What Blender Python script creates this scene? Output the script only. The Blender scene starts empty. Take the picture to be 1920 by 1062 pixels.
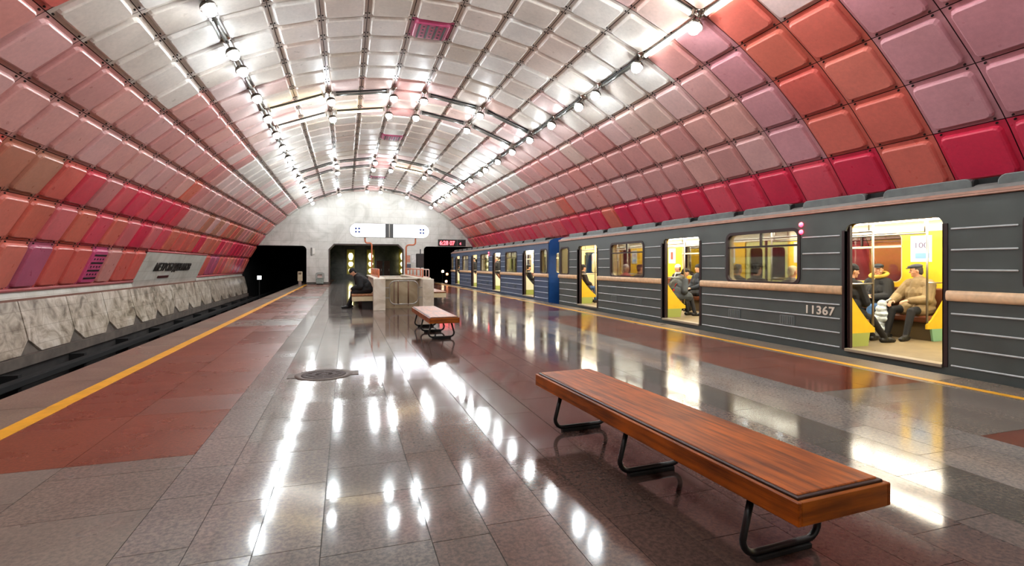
import bpy, bmesh, math, random
import numpy as np
from mathutils import Vector, Matrix, Euler

random.seed(7)
sc = bpy.context.scene
COL = sc.collection
PI = math.pi

# ------------------------------------------------------------------ helpers
def link(name, me, m=None, parent=None, loc=None):
    o = bpy.data.objects.new(name, me)
    COL.objects.link(o)
    if m is not None:
        for mm in (m if isinstance(m, (list, tuple)) else [m]):
            me.materials.append(mm)
    if parent is not None:
        o.parent = parent
    if loc is not None:
        o.location = loc
    return o

def thing(name, label, cat, loc=(0, 0, 0), rotz=0.0, group=None):
    o = bpy.data.objects.new(name, None)
    COL.objects.link(o)
    o.empty_display_size = 0.2
    o.location = loc
    o.rotation_euler = (0, 0, rotz)
    return tag(o, label, cat, group)

def tag(o, label, cat, group=None):
    o['label'] = label
    o['category'] = cat
    if group:
        o['group'] = group
    return o

def structure(o, label=None, cat=None):
    o['kind'] = 'structure'
    if label:
        o['label'] = label
    if cat:
        o['category'] = cat
    return o

class MB:
    """collects shapes into one mesh; every shape may carry a material index"""
    def __init__(s):
        s.bm = bmesh.new()
    def _mi(s, faces, mi, smooth=False):
        for f in faces:
            f.material_index = mi
            f.smooth = smooth
    def box(s, x0, x1, y0, y1, z0, z1, mi=0, bevel=0.0, M=None, seg=1):
        r = bmesh.ops.create_cube(s.bm, size=1.0)
        vs = r['verts']
        for v in vs:
            v.co = Vector(((x0 + x1) / 2 + v.co.x * (x1 - x0), (y0 + y1) / 2 + v.co.y * (y1 - y0), (z0 + z1) / 2 + v.co.z * (z1 - z0)))
        fs = set(f for v in vs for f in v.link_faces)
        if bevel > 0:
            es = set(e for v in vs for e in v.link_edges)
            rb = bmesh.ops.bevel(s.bm, geom=list(es), offset=bevel, segments=seg, profile=0.5, affect='EDGES')
            fs = set(rb['faces']) | set(f for f in fs if f.is_valid)
            vs = list(set(v for f in fs for v in f.verts))
        s._mi(fs, mi)
        if M is not None:
            bmesh.ops.transform(s.bm, matrix=M, verts=list(vs))
        return s
    def quad(s, pts, mi=0):
        f = s.bm.faces.new([s.bm.verts.new(p) for p in pts])
        f.material_index = mi
        return s
    def lathe(s, prof, n=16, mi=0, M=None, smooth=True):
        """prof: list of (r, z)"""
        rings = []
        for r, z in prof:
            if r < 1e-6:
                rings.append([s.bm.verts.new((0, 0, z))])
            else:
                rings.append([s.bm.verts.new((r * math.cos(2 * PI * k / n), r * math.sin(2 * PI * k / n), z)) for k in range(n)])
        fs = []
        for a, b in zip(rings[:-1], rings[1:]):
            for k in range(n):
                k2 = (k + 1) % n
                if len(a) == 1 and len(b) == 1:
                    continue
                if len(a) == 1:
                    fs.append(s.bm.faces.new((a[0], b[k2], b[k])))
                elif len(b) == 1:
                    fs.append(s.bm.faces.new((a[k], a[k2], b[0])))
                else:
                    fs.append(s.bm.faces.new((a[k], a[k2], b[k2], b[k])))
        s._mi(fs, mi, smooth)
        if M is not None:
            bmesh.ops.transform(s.bm, matrix=M, verts=[v for r in rings for v in r])
        return s
    def tube(s, pts, r, n=10, mi=0, closed=False):
        pts = [Vector(p) for p in pts]
        N = len(pts)
        rings = []
        up = Vector((0, 0, 1))
        prev = None
        for i, p in enumerate(pts):
            if closed:
                t = (pts[(i + 1) % N] - pts[i - 1]).normalized()
            else:
                t = (pts[min(i + 1, N - 1)] - pts[max(i - 1, 0)]).normalized()
            if prev is None:
                a = t.cross(up)
                if a.length < 1e-3:
                    a = t.cross(Vector((1, 0, 0)))
                a.normalize()
            else:
                a = prev - t * prev.dot(t)
                a.normalize()
            prev = a
            b = t.cross(a)
            rings.append([s.bm.verts.new(p + (a * math.cos(2 * PI * k / n) + b * math.sin(2 * PI * k / n)) * r) for k in range(n)])
        fs = []
        R = rings + ([rings[0]] if closed else [])
        for u, w in zip(R[:-1], R[1:]):
            for k in range(n):
                k2 = (k + 1) % n
                fs.append(s.bm.faces.new((u[k], u[k2], w[k2], w[k])))
        if not closed:
            fs.append(s.bm.faces.new(rings[0][::-1]))
            fs.append(s.bm.faces.new(rings[-1]))
        s._mi(fs, mi, True)
        return s
    def mesh(s, name):
        bmesh.ops.recalc_face_normals(s.bm, faces=s.bm.faces)
        me = bpy.data.meshes.new(name)
        s.bm.to_mesh(me)
        s.bm.free()
        return me
    def build(s, name, m, parent=None, loc=None):
        return link(name, s.mesh(name), m, parent, loc)

def rounded(pts, radii, n=5):
    """round the corners of a closed 2D polygon"""
    out = []
    N = len(pts)
    if not isinstance(radii, (list, tuple)):
        radii = [radii] * N
    for i in range(N):
        p = Vector(pts[i]); a = Vector(pts[i - 1]); b = Vector(pts[(i + 1) % N])
        r = radii[i]
        if r <= 0:
            out.append((p.x, p.y)); continue
        d1 = (a - p).normalized(); d2 = (b - p).normalized()
        ang = d1.angle(d2)
        t = r / math.tan(ang / 2)
        c = p + (d1 + d2).normalized() * (r / math.sin(ang / 2))
        s0 = p + d1 * t - c
        s1 = p + d2 * t - c
        for k in range(n + 1):
            q = k / n
            v = s0.lerp(s1, q)
            v = v.normalized() * r
            out.append((c.x + v.x, c.y + v.y))
    return out

def rrect(x0, x1, y0, y1, r, n=5):
    return rounded([(x0, y0), (x1, y0), (x1, y1), (x0, y1)], r, n)

def eval_mesh(o):
    dg = bpy.context.evaluated_depsgraph_get()
    me = bpy.data.meshes.new_from_object(o.evaluated_get(dg))
    return me

def plate_mesh(name, outer, holes=(), t=0.02, M=None, bevel=0.0):
    """flat outline with holes, extruded by t along local +z, as a mesh"""
    cu = bpy.data.curves.new(name, 'CURVE')
    cu.dimensions = '2D'
    cu.fill_mode = 'BOTH'
    cu.extrude = t / 2
    if bevel:
        cu.bevel_depth = bevel; cu.bevel_resolution = 1; cu.offset = -bevel
        cu.extrude = max(t / 2 - bevel, 0.0)
    for poly in [outer] + list(holes):
        sp = cu.splines.new('POLY')
        sp.points.add(len(poly) - 1)
        for k, p in enumerate(poly):
            sp.points[k].co = (p[0], p[1], 0, 1)
        sp.use_cyclic_u = True
    o = bpy.data.objects.new(name, cu)
    COL.objects.link(o)
    me = eval_mesh(o)
    bpy.data.objects.remove(o); bpy.data.curves.remove(cu)
    me.name = name
    me.transform(Matrix.Translation((0, 0, t / 2)))
    if M is not None:
        me.transform(M)
    for p in me.polygons:
        p.use_smooth = False
    me.materials.clear()
    return me

def text_mesh(name, body, size, depth=0.01, align='CENTER', M=None, width=None, bold=0.0, spacing=1.0):
    cu = bpy.data.curves.new(name, 'FONT')
    cu.body = body
    cu.size = size
    cu.align_x = align
    cu.align_y = 'BOTTOM_BASELINE'
    cu.extrude = depth / 2
    cu.offset = bold
    cu.space_character = spacing
    o = bpy.data.objects.new(name, cu)
    COL.objects.link(o)
    me = eval_mesh(o)
    bpy.data.objects.remove(o); bpy.data.curves.remove(cu)
    me.name = name
    if width:
        xs = [v.co.x for v in me.vertices]
        k = width / (max(xs) - min(xs))
        me.transform(Matrix.Diagonal((k, 1, 1, 1)))
    me.transform(Matrix.Translation((0, 0, depth / 2)))
    if M is not None:
        me.transform(M)
    me.materials.clear()
    return me

def frame(origin, ex, ey, ez):
    M = Matrix.Identity(4)
    for i, e in enumerate((ex, ey, ez)):
        e = Vector(e).normalized()
        for j in range(3):
            M[j][i] = e[j]
    M.translation = Vector(origin)
    return M

def face_south(x=0, y=0, z=0):   # seen from smaller Y: x right, z up
    return frame((x, y, z), (1, 0, 0), (0, 0, 1), (0, -1, 0))
def face_west(x=0, y=0, z=0):    # seen from smaller X
    return frame((x, y, z), (0, -1, 0), (0, 0, 1), (-1, 0, 0))
def face_east(x=0, y=0, z=0):    # seen from larger X
    return frame((x, y, z), (0, 1, 0), (0, 0, 1), (1, 0, 0))

def copy_tree(o, parent=None):
    c = o.copy()
    COL.objects.link(c)
    if parent is not None:
        c.parent = parent
    for ch in [q for q in KIDS.get(o.name, [])]:
        copy_tree(ch, c)
    return c
KIDS = {}
def kids_index(o):
    KIDS[o.name] = [c for c in bpy.data.objects if c.parent == o]
    for c in KIDS[o.name]:
        kids_index(c)

# ------------------------------------------------------------------ materials
def srgb(h):
    h = h.lstrip('#')
    v = [int(h[i:i + 2], 16) / 255 for i in (0, 2, 4)]
    return tuple(((c + 0.055) / 1.055) ** 2.4 if c > 0.04045 else c / 12.92 for c in v) + (1.0,)

def mat(name, col, rough=0.5, metal=0.0, var=0.0, scale=8.0, rvar=0.0, emit=None, strength=0.0, spec=0.5, coat=0.0, bump=0.0, bscale=60.0):
    m = bpy.data.materials.new(name)
    m.use_nodes = True
    nt = m.node_tree
    b = nt.nodes['Principled BSDF']
    c = srgb(col) if isinstance(col, str) else col
    b.inputs['Base Color'].default_value = c
    b.inputs['Roughness'].default_value = rough
    b.inputs['Metallic'].default_value = metal
    b.inputs['Specular IOR Level'].default_value = spec
    b.inputs['Coat Weight'].default_value = coat
    if var > 0 or rvar > 0 or bump > 0:
        tc = nt.nodes.new('ShaderNodeTexCoord')
        nz = nt.nodes.new('ShaderNodeTexNoise')
        nz.inputs['Scale'].default_value = scale
        nz.inputs['Detail'].default_value = 6
        nt.links.new(tc.outputs['Object'], nz.inputs['Vector'])
        if var > 0:
            mx = nt.nodes.new('ShaderNodeMix'); mx.data_type = 'RGBA'
            mx.inputs[6].default_value = tuple(x * (1 - var) for x in c[:3]) + (1,)
            mx.inputs[7].default_value = tuple(min(1, x * (1 + var)) for x in c[:3]) + (1,)
            mr = nt.nodes.new('ShaderNodeMapRange')
            mr.inputs[1].default_value = 0.3; mr.inputs[2].default_value = 0.7
            nt.links.new(nz.outputs['Fac'], mr.inputs[0])
            nt.links.new(mr.outputs[0], mx.inputs[0])
            nt.links.new(mx.outputs[2], b.inputs['Base Color'])
        if rvar > 0:
            mr = nt.nodes.new('ShaderNodeMapRange')
            mr.inputs[1].default_value = 0.3; mr.inputs[2].default_value = 0.7
            mr.inputs[3].default_value = max(0, rough - rvar); mr.inputs[4].default_value = rough + rvar
            nt.links.new(nz.outputs['Fac'], mr.inputs[0])
            nt.links.new(mr.outputs[0], b.inputs['Roughness'])
        if bump > 0:
            n2 = nt.nodes.new('ShaderNodeTexNoise'); n2.inputs['Scale'].default_value = bscale
            bp = nt.nodes.new('ShaderNodeBump'); bp.inputs['Strength'].default_value = bump; bp.inputs['Distance'].default_value = 0.01
            nt.links.new(tc.outputs['Object'], n2.inputs['Vector'])
            nt.links.new(n2.outputs['Fac'], bp.inputs['Height'])
            nt.links.new(bp.outputs['Normal'], b.inputs['Normal'])
    if emit is not None:
        b.inputs['Emission Color'].default_value = srgb(emit) if isinstance(emit, str) else emit
        b.inputs['Emission Strength'].default_value = strength
    return m

def mat_tint(name, rough, speck=0.0, scales=(90, 25), rvar=0.05, spec=0.5, grout=False, dirt=0.15, coat=0.0, grain=False):
    """base colour from the per-slab 'tint' attribute, with grain"""
    m = bpy.data.materials.new(name)
    m.use_nodes = True
    nt = m.node_tree
    N = nt.nodes.new
    b = nt.nodes['Principled BSDF']
    at = N('ShaderNodeAttribute'); at.attribute_name = 'tint'
    tc = N('ShaderNodeTexCoord')
    col = at.outputs['Color']
    if speck > 0:
        n1 = N('ShaderNodeTexNoise'); n1.inputs['Scale'].default_value = scales[0]; n1.inputs['Detail'].default_value = 4; n1.inputs['Roughness'].default_value = 0.7
        nt.links.new(tc.outputs['Object'], n1.inputs['Vector'])
        r1 = N('ShaderNodeMapRange'); r1.inputs[1].default_value = 0.35; r1.inputs[2].default_value = 0.65
        r1.inputs[3].default_value = 1 - speck; r1.inputs[4].default_value = 1 + speck
        nt.links.new(n1.outputs['Fac'], r1.inputs[0])
        if grain:
            cr = N('ShaderNodeValToRGB')
            cr.color_ramp.elements[0].position = 0.40; cr.color_ramp.elements[0].color = (0.58, 0.61, 0.64, 1)
            cr.color_ramp.elements[1].position = 0.60; cr.color_ramp.elements[1].color = (1.0, 0.95, 0.93, 1)
            nt.links.new(n1.outputs['Fac'], cr.inputs[0])
            r1 = N('ShaderNodeVectorMath'); r1.operation = 'SCALE'; r1.inputs['Scale'].default_value = 1.4
            nt.links.new(cr.outputs[0], r1.inputs[0])
        m1 = N('ShaderNodeMix'); m1.data_type = 'RGBA'; m1.blend_type = 'MULTIPLY'; m1.inputs[0].default_value = 1.0
        nt.links.new(col, m1.inputs[6]); nt.links.new(r1.outputs[0], m1.inputs[7])
        col = m1.outputs[2]
    n2 = N('ShaderNodeTexNoise'); n2.inputs['Scale'].default_value = 1.3; n2.inputs['Detail'].default_value = 5
    nt.links.new(tc.outputs['Object'], n2.inputs['Vector'])
    r2 = N('ShaderNodeMapRange'); r2.inputs[1].default_value = 0.3; r2.inputs[2].default_value = 0.7
    r2.inputs[3].default_value = 1 - dirt; r2.inputs[4].default_value = 1 + dirt * 0.6
    nt.links.new(n2.outputs['Fac'], r2.inputs[0])
    m2 = N('ShaderNodeMix'); m2.data_type = 'RGBA'; m2.blend_type = 'MULTIPLY'; m2.inputs[0].default_value = 1.0
    nt.links.new(col, m2.inputs[6]); nt.links.new(r2.outputs[0], m2.inputs[7])
    nt.links.new(m2.outputs[2], b.inputs['Base Color'])
    n3 = N('ShaderNodeTexNoise'); n3.inputs['Scale'].default_value = scales[1]; n3.inputs['Detail'].default_value = 5
    nt.links.new(tc.outputs['Object'], n3.inputs['Vector'])
    r3 = N('ShaderNodeMapRange'); r3.inputs[1].default_value = 0.3; r3.inputs[2].default_value = 0.7
    r3.inputs[3].default_value = max(0.02, rough - rvar); r3.inputs[4].default_value = rough + rvar
    nt.links.new(n3.outputs['Fac'], r3.inputs[0])
    if grain:      # the polish of each slab is kept in the attribute's fourth channel
        r3.inputs[3].default_value = -rvar; r3.inputs[4].default_value = rvar
        ad = N('ShaderNodeMath'); ad.operation = 'ADD'; ad.use_clamp = True
        nt.links.new(r3.outputs[0], ad.inputs[0]); nt.links.new(at.outputs['Alpha'], ad.inputs[1])
        nt.links.new(ad.outputs[0], b.inputs['Roughness'])
    else:
        nt.links.new(r3.outputs[0], b.inputs['Roughness'])
    b.inputs['Specular IOR Level'].default_value = spec
    if coat:
        b.inputs['Coat Weight'].default_value = coat; b.inputs['Coat Roughness'].default_value = 0.045
    return m

def mat_marble(name, c1, c2, c3, scale=1.5, rough=0.25, joints=None, axes='XZ', jcol='#8a867e'):
    m = bpy.data.materials.new(name)
    m.use_nodes = True
    nt = m.node_tree; N = nt.nodes.new
    b = nt.nodes['Principled BSDF']
    tc = N('ShaderNodeTexCoord')
    n1 = N('ShaderNodeTexNoise'); n1.inputs['Scale'].default_value = scale; n1.inputs['Detail'].default_value = 9; n1.inputs['Roughness'].default_value = 0.62; n1.inputs['Distortion'].default_value = 1.2
    nt.links.new(tc.outputs['Object'], n1.inputs['Vector'])
    cr = N('ShaderNodeValToRGB')
    e = cr.color_ramp.elements
    e[0].position = 0.34; e[0].color = srgb(c1)
    e[1].position = 0.66; e[1].color = srgb(c3)
    k = e.new(0.5); k.color = srgb(c2)
    nt.links.new(n1.outputs['Fac'], cr.inputs[0])
    col = cr.outputs[0]
    if joints:
        sep = N('ShaderNodeSeparateXYZ'); cmb = N('ShaderNodeCombineXYZ')
        nt.links.new(tc.outputs['Object'], sep.inputs[0])
        nt.links.new(sep.outputs[axes[0]], cmb.inputs[0]); nt.links.new(sep.outputs[axes[1]], cmb.inputs[1])
        br = N('ShaderNodeTexBrick')
        br.offset = 0.5
        br.inputs['Color1'].default_value = (1, 1, 1, 1); br.inputs['Color2'].default_value = (0.93, 0.93, 0.93, 1)
        br.inputs['Mortar'].default_value = (0.62, 0.60, 0.57, 1)
        br.inputs['Scale'].default_value = 1.0
        br.inputs['Mortar Size'].default_value = 0.006
        br.inputs['Brick Width'].default_value = joints[0]; br.inputs['Row Height'].default_value = joints[1]
        nt.links.new(cmb.outputs[0], br.inputs['Vector'])
        mx = N('ShaderNodeMix'); mx.data_type = 'RGBA'; mx.blend_type = 'MULTIPLY'; mx.inputs[0].default_value = 1
        nt.links.new(col, mx.inputs[6]); nt.links.new(br.outputs['Color'], mx.inputs[7])
        col = mx.outputs[2]
    nt.links.new(col, b.inputs['Base Color'])
    b.inputs['Roughness'].default_value = rough
    return m

def mat_wood(name, c1, c2, axis='Y', rough=0.35, scale=1.0):
    m = bpy.data.materials.new(name)
    m.use_nodes = True
    nt = m.node_tree; N = nt.nodes.new
    b = nt.nodes['Principled BSDF']
    tc = N('ShaderNodeTexCoord'); mp = N('ShaderNodeMapping')
    s = {'Y': (26, 1.6, 26), 'X': (1.6, 26, 26)}[axis]
    mp.inputs['Scale'].default_value = tuple(x * scale for x in s)
    nt.links.new(tc.outputs['Object'], mp.inputs[0])
    n1 = N('ShaderNodeTexNoise'); n1.inputs['Scale'].default_value = 1.0; n1.inputs['Detail'].default_value = 7; n1.inputs['Roughness'].default_value = 0.65
    nt.links.new(mp.outputs[0], n1.inputs['Vector'])
    cr = N('ShaderNodeValToRGB')
    e = cr.color_ramp.elements
    e[0].position = 0.32; e[0].color = srgb(c1)
    e[1].position = 0.58; e[1].color = srgb(c2)
    nt.links.new(n1.outputs['Fac'], cr.inputs[0])
    n2 = N('ShaderNodeTexNoise'); n2.inputs['Scale'].default_value = 4.0; n2.inputs['Detail'].default_value = 4
    nt.links.new(tc.outputs['Object'], n2.inputs['Vector'])
    r2 = N('ShaderNodeMapRange'); r2.inputs[1].default_value = 0.35; r2.inputs[2].default_value = 0.65; r2.inputs[3].default_value = 0.72; r2.inputs[4].default_value = 1.1
    nt.links.new(n2.outputs['Fac'], r2.inputs[0])
    mx = N('ShaderNodeMix'); mx.data_type = 'RGBA'; mx.blend_type = 'MULTIPLY'; mx.inputs[0].default_value = 1
    nt.links.new(cr.outputs[0], mx.inputs[6]); nt.links.new(r2.outputs[0], mx.inputs[7])
    nt.links.new(mx.outputs[2], b.inputs['Base Color'])
    b.inputs['Roughness'].default_value = rough
    b.inputs['Specular IOR Level'].default_value = 0.28
    return m

def mat_glass(name, tint=(0.93, 0.95, 0.94, 1), refl=0.08):
    m = bpy.data.materials.new(name)
    m.use_nodes = True
    nt = m.node_tree; N = nt.nodes.new
    nt.nodes.remove(nt.nodes['Principled BSDF'])
    out = nt.nodes['Material Output']
    tr = N('ShaderNodeBsdfTransparent'); tr.inputs[0].default_value = tint
    gl = N('ShaderNodeBsdfGlossy'); gl.inputs['Roughness'].default_value = 0.03
    mx = N('ShaderNodeMixShader')
    fr = N('ShaderNodeFresnel'); fr.inputs[0].default_value = 1.45
    ad = N('ShaderNodeMath'); ad.operation = 'MULTIPLY_ADD'; ad.inputs[1].default_value = 0.8; ad.inputs[2].default_value = refl * 0.3
    nt.links.new(fr.outputs[0], ad.inputs[0])
    nt.links.new(ad.outputs[0], mx.inputs[0])
    nt.links.new(tr.outputs[0], mx.inputs[1]); nt.links.new(gl.outputs[0], mx.inputs[2])
    nt.links.new(mx.outputs[0], out.inputs[0])
    return m

def mat_emit(name, col, strength):
    return mat(name, (0.8, 0.8, 0.8, 1), 0.4, emit=col, strength=strength)

M_ENAMEL = mat_tint('enamel_panel', 0.33, speck=0.06, scales=(14, 5), rvar=0.06, dirt=0.12)
M_GRANITE = mat_tint('polished_granite', 0.06, speck=0.5, scales=(42, 3), rvar=0.025, spec=0.5, dirt=0.2, grain=True)
M_GROUT = mat('grout', '#3a3632', 0.8)
M_DARK = mat('dark_void', '#0c0b0b', 0.9)
M_SHELL = mat('vault_backing', '#3a2426', 0.9)
M_BOLT = mat('bolt_steel', '#231d1d', 0.5, 0.3)
M_WALLM = mat_marble('white_marble', '#b6b3aa', '#cecbc3', '#dad7d0', 0.7, 0.3, (1.2, 0.6), 'XZ')
M_BOARDM = mat_marble('cream_marble', '#b9b5aa', '#cdcac0', '#d8d6ce', 1.1, 0.3, (1.1, 0.32), 'YZ')
M_TANM = mat_marble('brown_marble', '#6b5d4d', '#b0a392', '#d6cdc0', 1.9, 0.3, (1.05, 0.36), 'YZ')
M_CONC = mat('tunnel_concrete', '#5e554d', 0.85, var=0.3, scale=3, bump=0.2)
M_CONCD = mat('dark_concrete', '#2c2826', 0.9, var=0.3, scale=3)
M_YELLOW = mat('yellow_paint', '#d99a1c', 0.45, var=0.15, scale=6)
M_PINKRAIL = mat('pink_moulding', '#b85a5c', 0.35, var=0.1)
M_BROWNRAIL = mat('brown_moulding', '#7d5648', 0.5, var=0.1)
M_CHROME = mat('chrome', '#c9c4bc', 0.14, 1.0)
M_STEEL = mat('brushed_steel', '#a8a49e', 0.32, 1.0)
M_COPPER = mat('copper_paint', '#c9734f', 0.38, 0.15, var=0.1)
M_BLACK = mat('black_steel', '#121212', 0.35, 0.2)
M_RUBBER = mat('black_rubber', '#0d0d0d', 0.8)
M_WOODTOP = mat_wood('bench_top_wood', '#4c1e03', '#ad560a', 'Y', 0.4)
M_WOODSIDE = mat_wood('bench_side_wood', '#562404', '#a3500a', 'Y', 0.42)
M_WOODEND = mat_wood('bench_end_wood', '#6a310b', '#a05512', 'X', 0.38)
M_WOODDARK = mat('bench_dark_edge', '#2c1409', 0.4)
M_BENCHW = mat_wood('seat_slat_wood', '#7a4a2a', '#a46c44', 'Y', 0.4)
M_BEIGEM = mat_marble('beige_marble', '#b9ab95', '#d3c8b6', '#e0d8c9', 1.4, 0.28)
M_TANW = mat_marble('tan_inner_marble', '#86745a', '#a08d70', '#b3a184', 1.4, 0.35)
M_GLOBE = mat_emit('lamp_glow', (0.90, 0.975, 1.0, 1), 60.0)
M_TUBEON = mat_emit('tube_glow', (1.0, 0.97, 0.85, 1), 7.0)
M_TUBEWARM = mat_emit('tube_glow_warm', '#ffe2a0', 2.5)
M_TUBEOFF = mat('tube_unlit', '#4b4a45', 0.25, 0.0)
M_SHADEC = mat('smoked_cap', '#5c5650', 0.15, 0.9)
# ------------------------------------------------------------------ the vault
CX, CZ, RV = 1.8365, -2.25, 8.95
def ringY(k): return 4.687 + 0.927 * k
def vault(a, h=0.0):          # a in degrees from the crown, h towards the room
    r = RV - h
    return CX + r * math.sin(math.radians(a)), CZ + r * math.cos(math.radians(a))
K0, K1 = -12, 36
YEND = 38.05
YBACK = ringY(K0)
SEAMS = [-70, -63] + [x for x in range(-57, 58, 6)] + [63, 70]
VENTS = {(-3, 7), (-3, 18), (-3, 29), (-3, -4), (-70, 12)}
BOARD = set(range(16, 24))

PAL = {
    'white': ['#e0dbd5', '#dad2ca', '#e3ddd6', '#d8cec4'],
    'beige': ['#d6c8bc', '#d1bfb4', '#d9ccc2', '#cdc0b1'],
    'pale':  ['#dcbfba', '#d6b2ae', '#dec6c2', '#d4b6ac'],
    'pink':  ['#cf9690', '#d39d95', '#c88e8a', '#cf9e9b'],
    'rose':  ['#cb8280', '#cf8b84', '#c67c7c', '#c48c82'],
    'mauve': ['#cb8f96', '#c98a92', '#c58a8c'],
    'coral': ['#d56c5e', '#d26359', '#ce6b5a', '#d97869'],
    'red':   ['#d25660', '#d54d5e', '#cf5c5f', '#d26a6e'],
    'crim':  ['#cf2f4c', '#d23a55', '#d04454'],
    'brown': ['#b8745f', '#b87d68'],
    'purp':  ['#c45a74', '#ba5673', '#b85e78'],
}
rp = random.Random(11)
RING_MOOD = {}
k = K0
while k < K1 + 2:
    n = rp.choice([1, 2, 2, 3, 4])
    mood = rp.random()
    for j in range(n):
        RING_MOOD[k + j] = mood
    k += n
for kk, v in {0: .5, 1: .2, 2: .85, 3: .9, 4: .35, 5: .45, 6: .3, 7: .25, 8: .3, 9: .75, 10: .6, 11: .5}.items():
    RING_MOOD[kk] = v
def panel_colour(a0, k):
    side = 1 if a0 >= -3 and a0 + 3 > 0 else -1
    e = abs(a0 + 3) if a0 > -64 else 66.5     # distance of the panel's middle from the crown
    if a0 >= 63: e = 66.5
    m = 0.65 * RING_MOOD[k] + 0.35 * rp.random()
    nearlamp = (k - 1) % 11 in (10, 0, 1, 2)   # the rings beside the double arcs are painted pinker
    if e < 24:
        w = 'pale' if (nearlamp and rp.random() < .75) else ('white' if rp.random() < .5 else 'beige')
        if e < 4 and nearlamp: w = rp.choice(['pale', 'pink'])
    elif e < 33:
        w = 'white' if m < .62 else 'pale'
        if nearlamp and rp.random() < .5: w = 'pale'
    elif e < 39:
        w = ('white' if m < .34 else 'pale' if m < .5 else 'pink' if m < .85 else 'coral')
    elif e < 45:
        w = ('pale' if m < .2 else 'pink' if m < .62 else 'rose' if m < .8 else 'coral')
    elif e < 51:
        w = ('pink' if m < .5 else 'rose' if m < .7 else 'coral')
    elif e < 57 and side > 0:
        w = ('red' if m < .3 else 'crim' if m < .72 else 'coral')
    elif e < 57:
        w = ('pink' if m < .3 else 'rose' if m < .62 else 'coral' if m < .8 else 'red')
        if side < 0 and rp.random() < .5: w = rp.choice(['coral', 'brown', 'red'])
    elif e < 63:
        w = ('coral' if m < .25 else 'crim' if m < .6 else 'red')
    else:
        w = ('coral' if m < .45 else 'red')
        if rp.random() < .06: w = 'purp'
        if rp.random() < .08 and k > 24: w = 'beige'
    # panels that can be told apart near the viewer
    row = abs(a0 if side > 0 else a0 + 6) if a0 > -64 else 63
    if side > 0:
        if k in (1, 2) and 33 <= row <= 45 or (k == 2 and row == 27): w = 'coral'
        if k <= 0 and 27 <= row <= 45: w = 'mauve'
        if k in (3, 4) and 27 <= row <= 45: w = 'mauve' if k == 3 else 'pink'
        if 5 <= k <= 10 and row in (39, 45): w = 'pink'
        if row == 51 and k < 12: w = {-1: 'crim', 0: 'crim', 1: 'coral', 2: 'crim', 3: 'red', 4: 'crim', 5: 'crim', 6: 'red'}.get(k, w)
        if row == 33 and 5 <= k <= 8: w = 'pale'
        if row == 27 and 5 <= k <= 9: w = 'white'
    else:
        if row == 33 and 4 <= k <= 8: w = 'white'
        if row in (39, 45) and k <= 12: w = 'pink' if k > 3 else 'rose'
        if row == 51 and k <= 8: w = 'brown' if k in (6, 7) else 'coral'
        if row == 51 and 9 <= k <= 16: w = rp.choice(['crim', 'red', 'rose'])
        if row == 57 and k <= 12: w = rp.choice(['coral', 'coral', 'red', 'brown'])
        if row == 63 and k <= 15: w = 'purp' if k == 9 else 'rose' if k == 13 else 'coral'
    return srgb(rp.choice(PAL[w]))

def panel_grid(w, l, inset1=0.07, inset2=0.105, rad=0.075, n=3, hf=0.0, ht=0.055):
    """three matching loops of a pressed cushion panel in its own (s, t, h) space"""
    def loop(ins, r):
        return rrect(ins, w - ins, ins, l - ins, r, n - 1)
    g = 0.007
    outer = []
    for cx_, cy_, order in ((0, 0, 0), (w, 0, 1), (w, l, 2), (0, l, 3)):
        px = g if cx_ == 0 else w - g
        py = g if cy_ == 0 else l - g
        ix = inset1 + rad if cx_ == 0 else w - inset1 - rad
        iy = inset1 + rad if cy_ == 0 else l - inset1 - rad
        seq = [(px, iy), (px, py), (ix, py)] if order in (0, 2) else [(ix, py), (px, py), (px, iy)]
        outer += seq
    a = loop(inset1, rad); b = loop(inset2, rad * 0.75)
    return outer, a, b
def build_panel(V, F, MI, T, a0, a1, k, col, Rfun):
    w = math.radians(a1 - a0) * RV
    l = 0.927
    lo, la, lb = panel_grid(w, l)
    def put(p, h):
        s_, t_ = p
        a = a0 + (a1 - a0) * s_ / w
        x, z = vault(a, h)
        V.append((x, ringY(k) + t_, z))
        return len(V) - 1
    i0 = [put(p, 0.0) for p in lo]
    i1 = [put(p, 0.004) for p in la]
    ib = [put(((p[0] * .6 + q[0] * .4), (p[1] * .6 + q[1] * .4)), 0.055) for p, q in zip(la, lb)]
    i2 = [put(p, 0.072) for p in lb]
    n = len(i0)
    for A, B in ((i0, i1), (i1, ib), (ib, i2)):
        for j in range(n):
            j2 = (j + 1) % n
            F.append((A[j], A[j2], B[j2], B[j])); MI.append(0); T.append(col)
    F.append(tuple(i2)); MI.append(0); T.append(col)
    # two bolts at every corner
    for s_ in (0.036, w - 0.036):
        for t_ in (0.105, l - 0.105):
            c = [put((s_ + 0.017 * math.cos(q * PI / 3), t_ + 0.017 * math.sin(q * PI / 3)), 0.0) for q in range(6)]
            d = [put((s_ + 0.015 * math.cos(q * PI / 3), t_ + 0.015 * math.sin(q * PI / 3)), 0.022) for q in range(6)]
            for q in range(6):
                F.append((c[q], c[(q + 1) % 6], d[(q + 1) % 6], d[q])); MI.append(1); T.append(col)
            F.append(tuple(d)); MI.append(1); T.append(col)

def raw_mesh(name, V, F, MI, T, mats, parent=None):
    me = bpy.data.meshes.new(name)
    me.from_pydata(V, [], F)
    me.polygons.foreach_set('material_index', MI)
    at = me.attributes.new('tint', 'FLOAT_COLOR', 'FACE')
    at.data.foreach_set('color', np.array(T, dtype=np.float32).ravel())
    bm = bmesh.new(); bm.from_mesh(me)
    bmesh.ops.recalc_face_normals(bm, faces=bm.faces)
    bm.to_mesh(me); bm.free()
    me.update()
    return link(name, me, mats, parent)

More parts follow.
